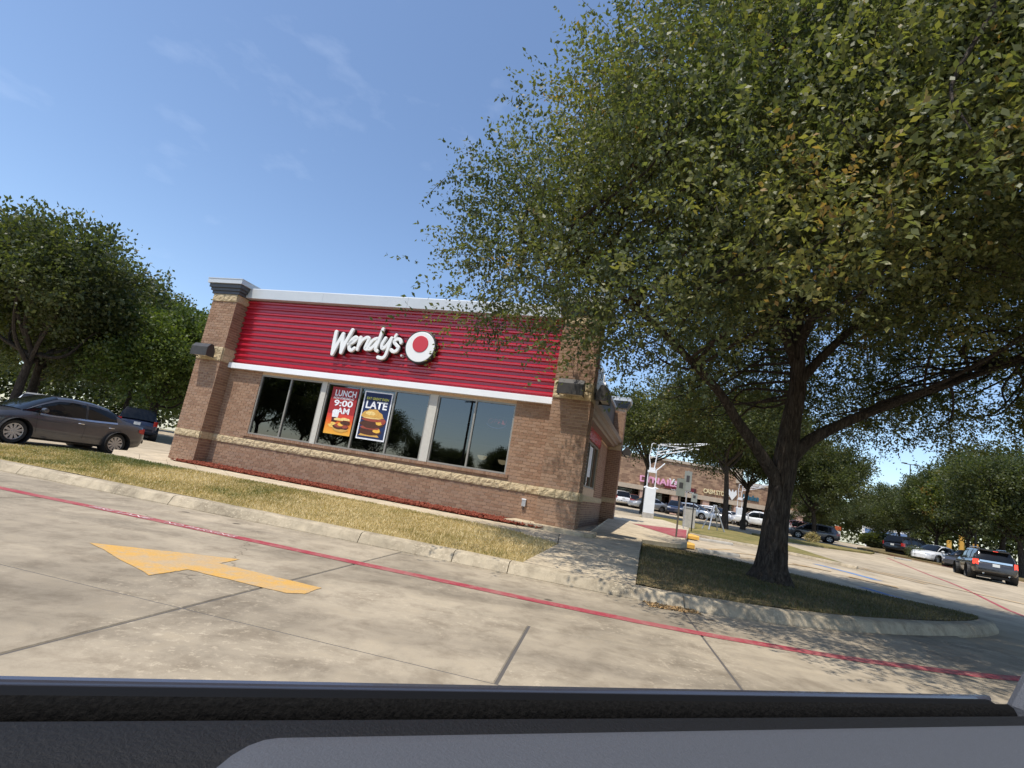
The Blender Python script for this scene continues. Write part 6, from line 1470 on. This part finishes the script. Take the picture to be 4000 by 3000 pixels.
# ------------------------------------------------------------------ the car the picture is taken from: door sill, roof, far side
DA = R(21.0); DE = Vector((math.cos(DA), math.sin(DA), 0)); DN = Vector((-math.sin(DA), math.cos(DA), 0))
cabn = empty('viewer_car', (0, 0, 0), DA); tag(cabn, 'dark door top of the car the picture is taken from, open window', 'car')
def sweep(prof, a, b, name, m, smooth=True, seg=1):
    mb = MB(); mb.extrude([(n_, z_) for n_, z_ in prof], a, b, 'x'); o = mb.build(name, m, cabn, fix=True); shade_auto(o.data, 40); return o
mat('door_paint', (0.10, 0.10, 0.125), 0.25, metal=0.5, coat=0.8)
mat('felt', (0.008, 0.0075, 0.007), 0.95, spec=0.1, var=0.6, scale=180, bump=0.6)
mat('door_black', (0.004, 0.004, 0.0045), 0.7, spec=0.15)
mat('trim_dark', (0.008, 0.008, 0.009), 0.6, spec=0.25, var=0.25, scale=260, bump=0.35)
mat('trim_grey', (0.070, 0.076, 0.090), 0.62, var=0.10, scale=320, bump=0.35)
A0, A1_ = -1.1, 1.275
sweep([(0.626, 0.60), (0.640, 0.88), (0.640, 0.905), (0.634, 0.9130), (0.628, 0.9125), (0.626, 0.909), (0.626, 0.60)], A0, A1_ + 0.02, 'outer_door_skin', 'door_paint')
sweep([(0.6255, 0.60), (0.6255, 0.9085), (0.620, 0.9095), (0.604, 0.905), (0.601, 0.890), (0.601, 0.60)], A0, A1_, 'outer_weatherstrip', 'door_black')
sweep([(0.596, 0.60), (0.596, 0.900), (0.591, 0.913), (0.583, 0.9175), (0.574, 0.914), (0.569, 0.905), (0.568, 0.60)], A0, A1_ - 0.02, 'inner_weatherstrip', 'felt')
sweep([(0.552, 0.60), (0.552, 0.904), (0.548, 0.9125), (0.540, 0.9135), (0.500, 0.905), (0.470, 0.893), (0.465, 0.60)], A0, A1_ + 0.2, 'door_panel', 'trim_dark')
# padded top: begins a little left of the middle with a rounded end
def pad(a0, a1, n0, n1, z0, h_, m, name, r_=0.10, right=False):
    v, f = [], []; st = []
    k = 10
    for i in range(k + 1):
        t = math.pi / 2 * i / k; st.append((a0 + r_ * (1 - math.sin(t)) if False else a0 + r_ - r_ * math.cos(math.pi / 2 - t) if False else a0 + r_ * (1 - math.cos(t)), math.sin(t)))
    st += [(a0 + r_ + (a1 - a0 - r_) * q / 8, 1.0) for q in range(1, 9)]
    prof_ = [(0.0, -0.30), (0.0, -0.012), (0.06, -0.003), (0.14, 0.0), (0.5, 0.002), (0.85, -0.004), (1.0, -0.02), (1.02, -0.30)]
    for x, s_ in st:
        nmax = n0 + (n1 - n0) * (0.25 + 0.75 * s_)
        for p, dz in prof_: v.append((x, n0 + (nmax - n0) * (1 - p) if False else nmax - (nmax - n0) * p, z0 + h_ * s_ + dz))
    m_ = len(prof_)
    for i in range(len(st) - 1):
        for j in range(m_ - 1): f.append((i * m_ + j, i * m_ + j + 1, (i + 1) * m_ + j + 1, (i + 1) * m_ + j))
    f.append(tuple(range(m_))); f.append(tuple((len(st) - 1) * m_ + j for j in reversed(range(m_))))
    o = MB().add(v, f).build(name, m, cabn, fix=True); shade_auto(o.data, 50); return o
pad(-0.03, A1_ + 0.25, 0.26, 0.497, 0.905, 0.026, 'trim_grey', 'padded_door_top', 0.07)
sweep([(0.450, 0.60), (0.450, 0.898), (0.440, 0.906), (0.30, 0.896), (0.26, 0.87), (0.26, 0.60)], A0, 0.14, 'lower_trim', 'trim_grey')
# window frame at the right end
MB().add([], []).v
MB().tube([(A1_ + 0.06, 0.60, 0.70), (A1_ + 0.065, 0.60, 0.90), (A1_ + 0.14, 0.59, 1.00), (A1_ + 0.38, 0.52, 1.25), (A1_ + 0.62, 0.35, 1.50)], 0.022, 10).build('window_pillar', 'trim_grey', cabn)
# body around the viewer so that the door lies in the shade of the roof
MB().box(-1.15, 1.30, -0.95, 0.02, 1.54, 1.58).build('car_roof', 'door_paint', cabn)
MB().box(-1.3, 1.7, -1.0, -0.94, 0.35, 0.95).build('opposite_door', 'door_paint', cabn)
MB().box(-1.3, 1.7, -0.94, 0.60, 0.30, 0.36).build('car_floor', 'black_matte', cabn)
MB().box(-1.3, -1.15, -0.94, 0.60, 0.36, 1.54).build('seat_wall', 'trim_dark', cabn)
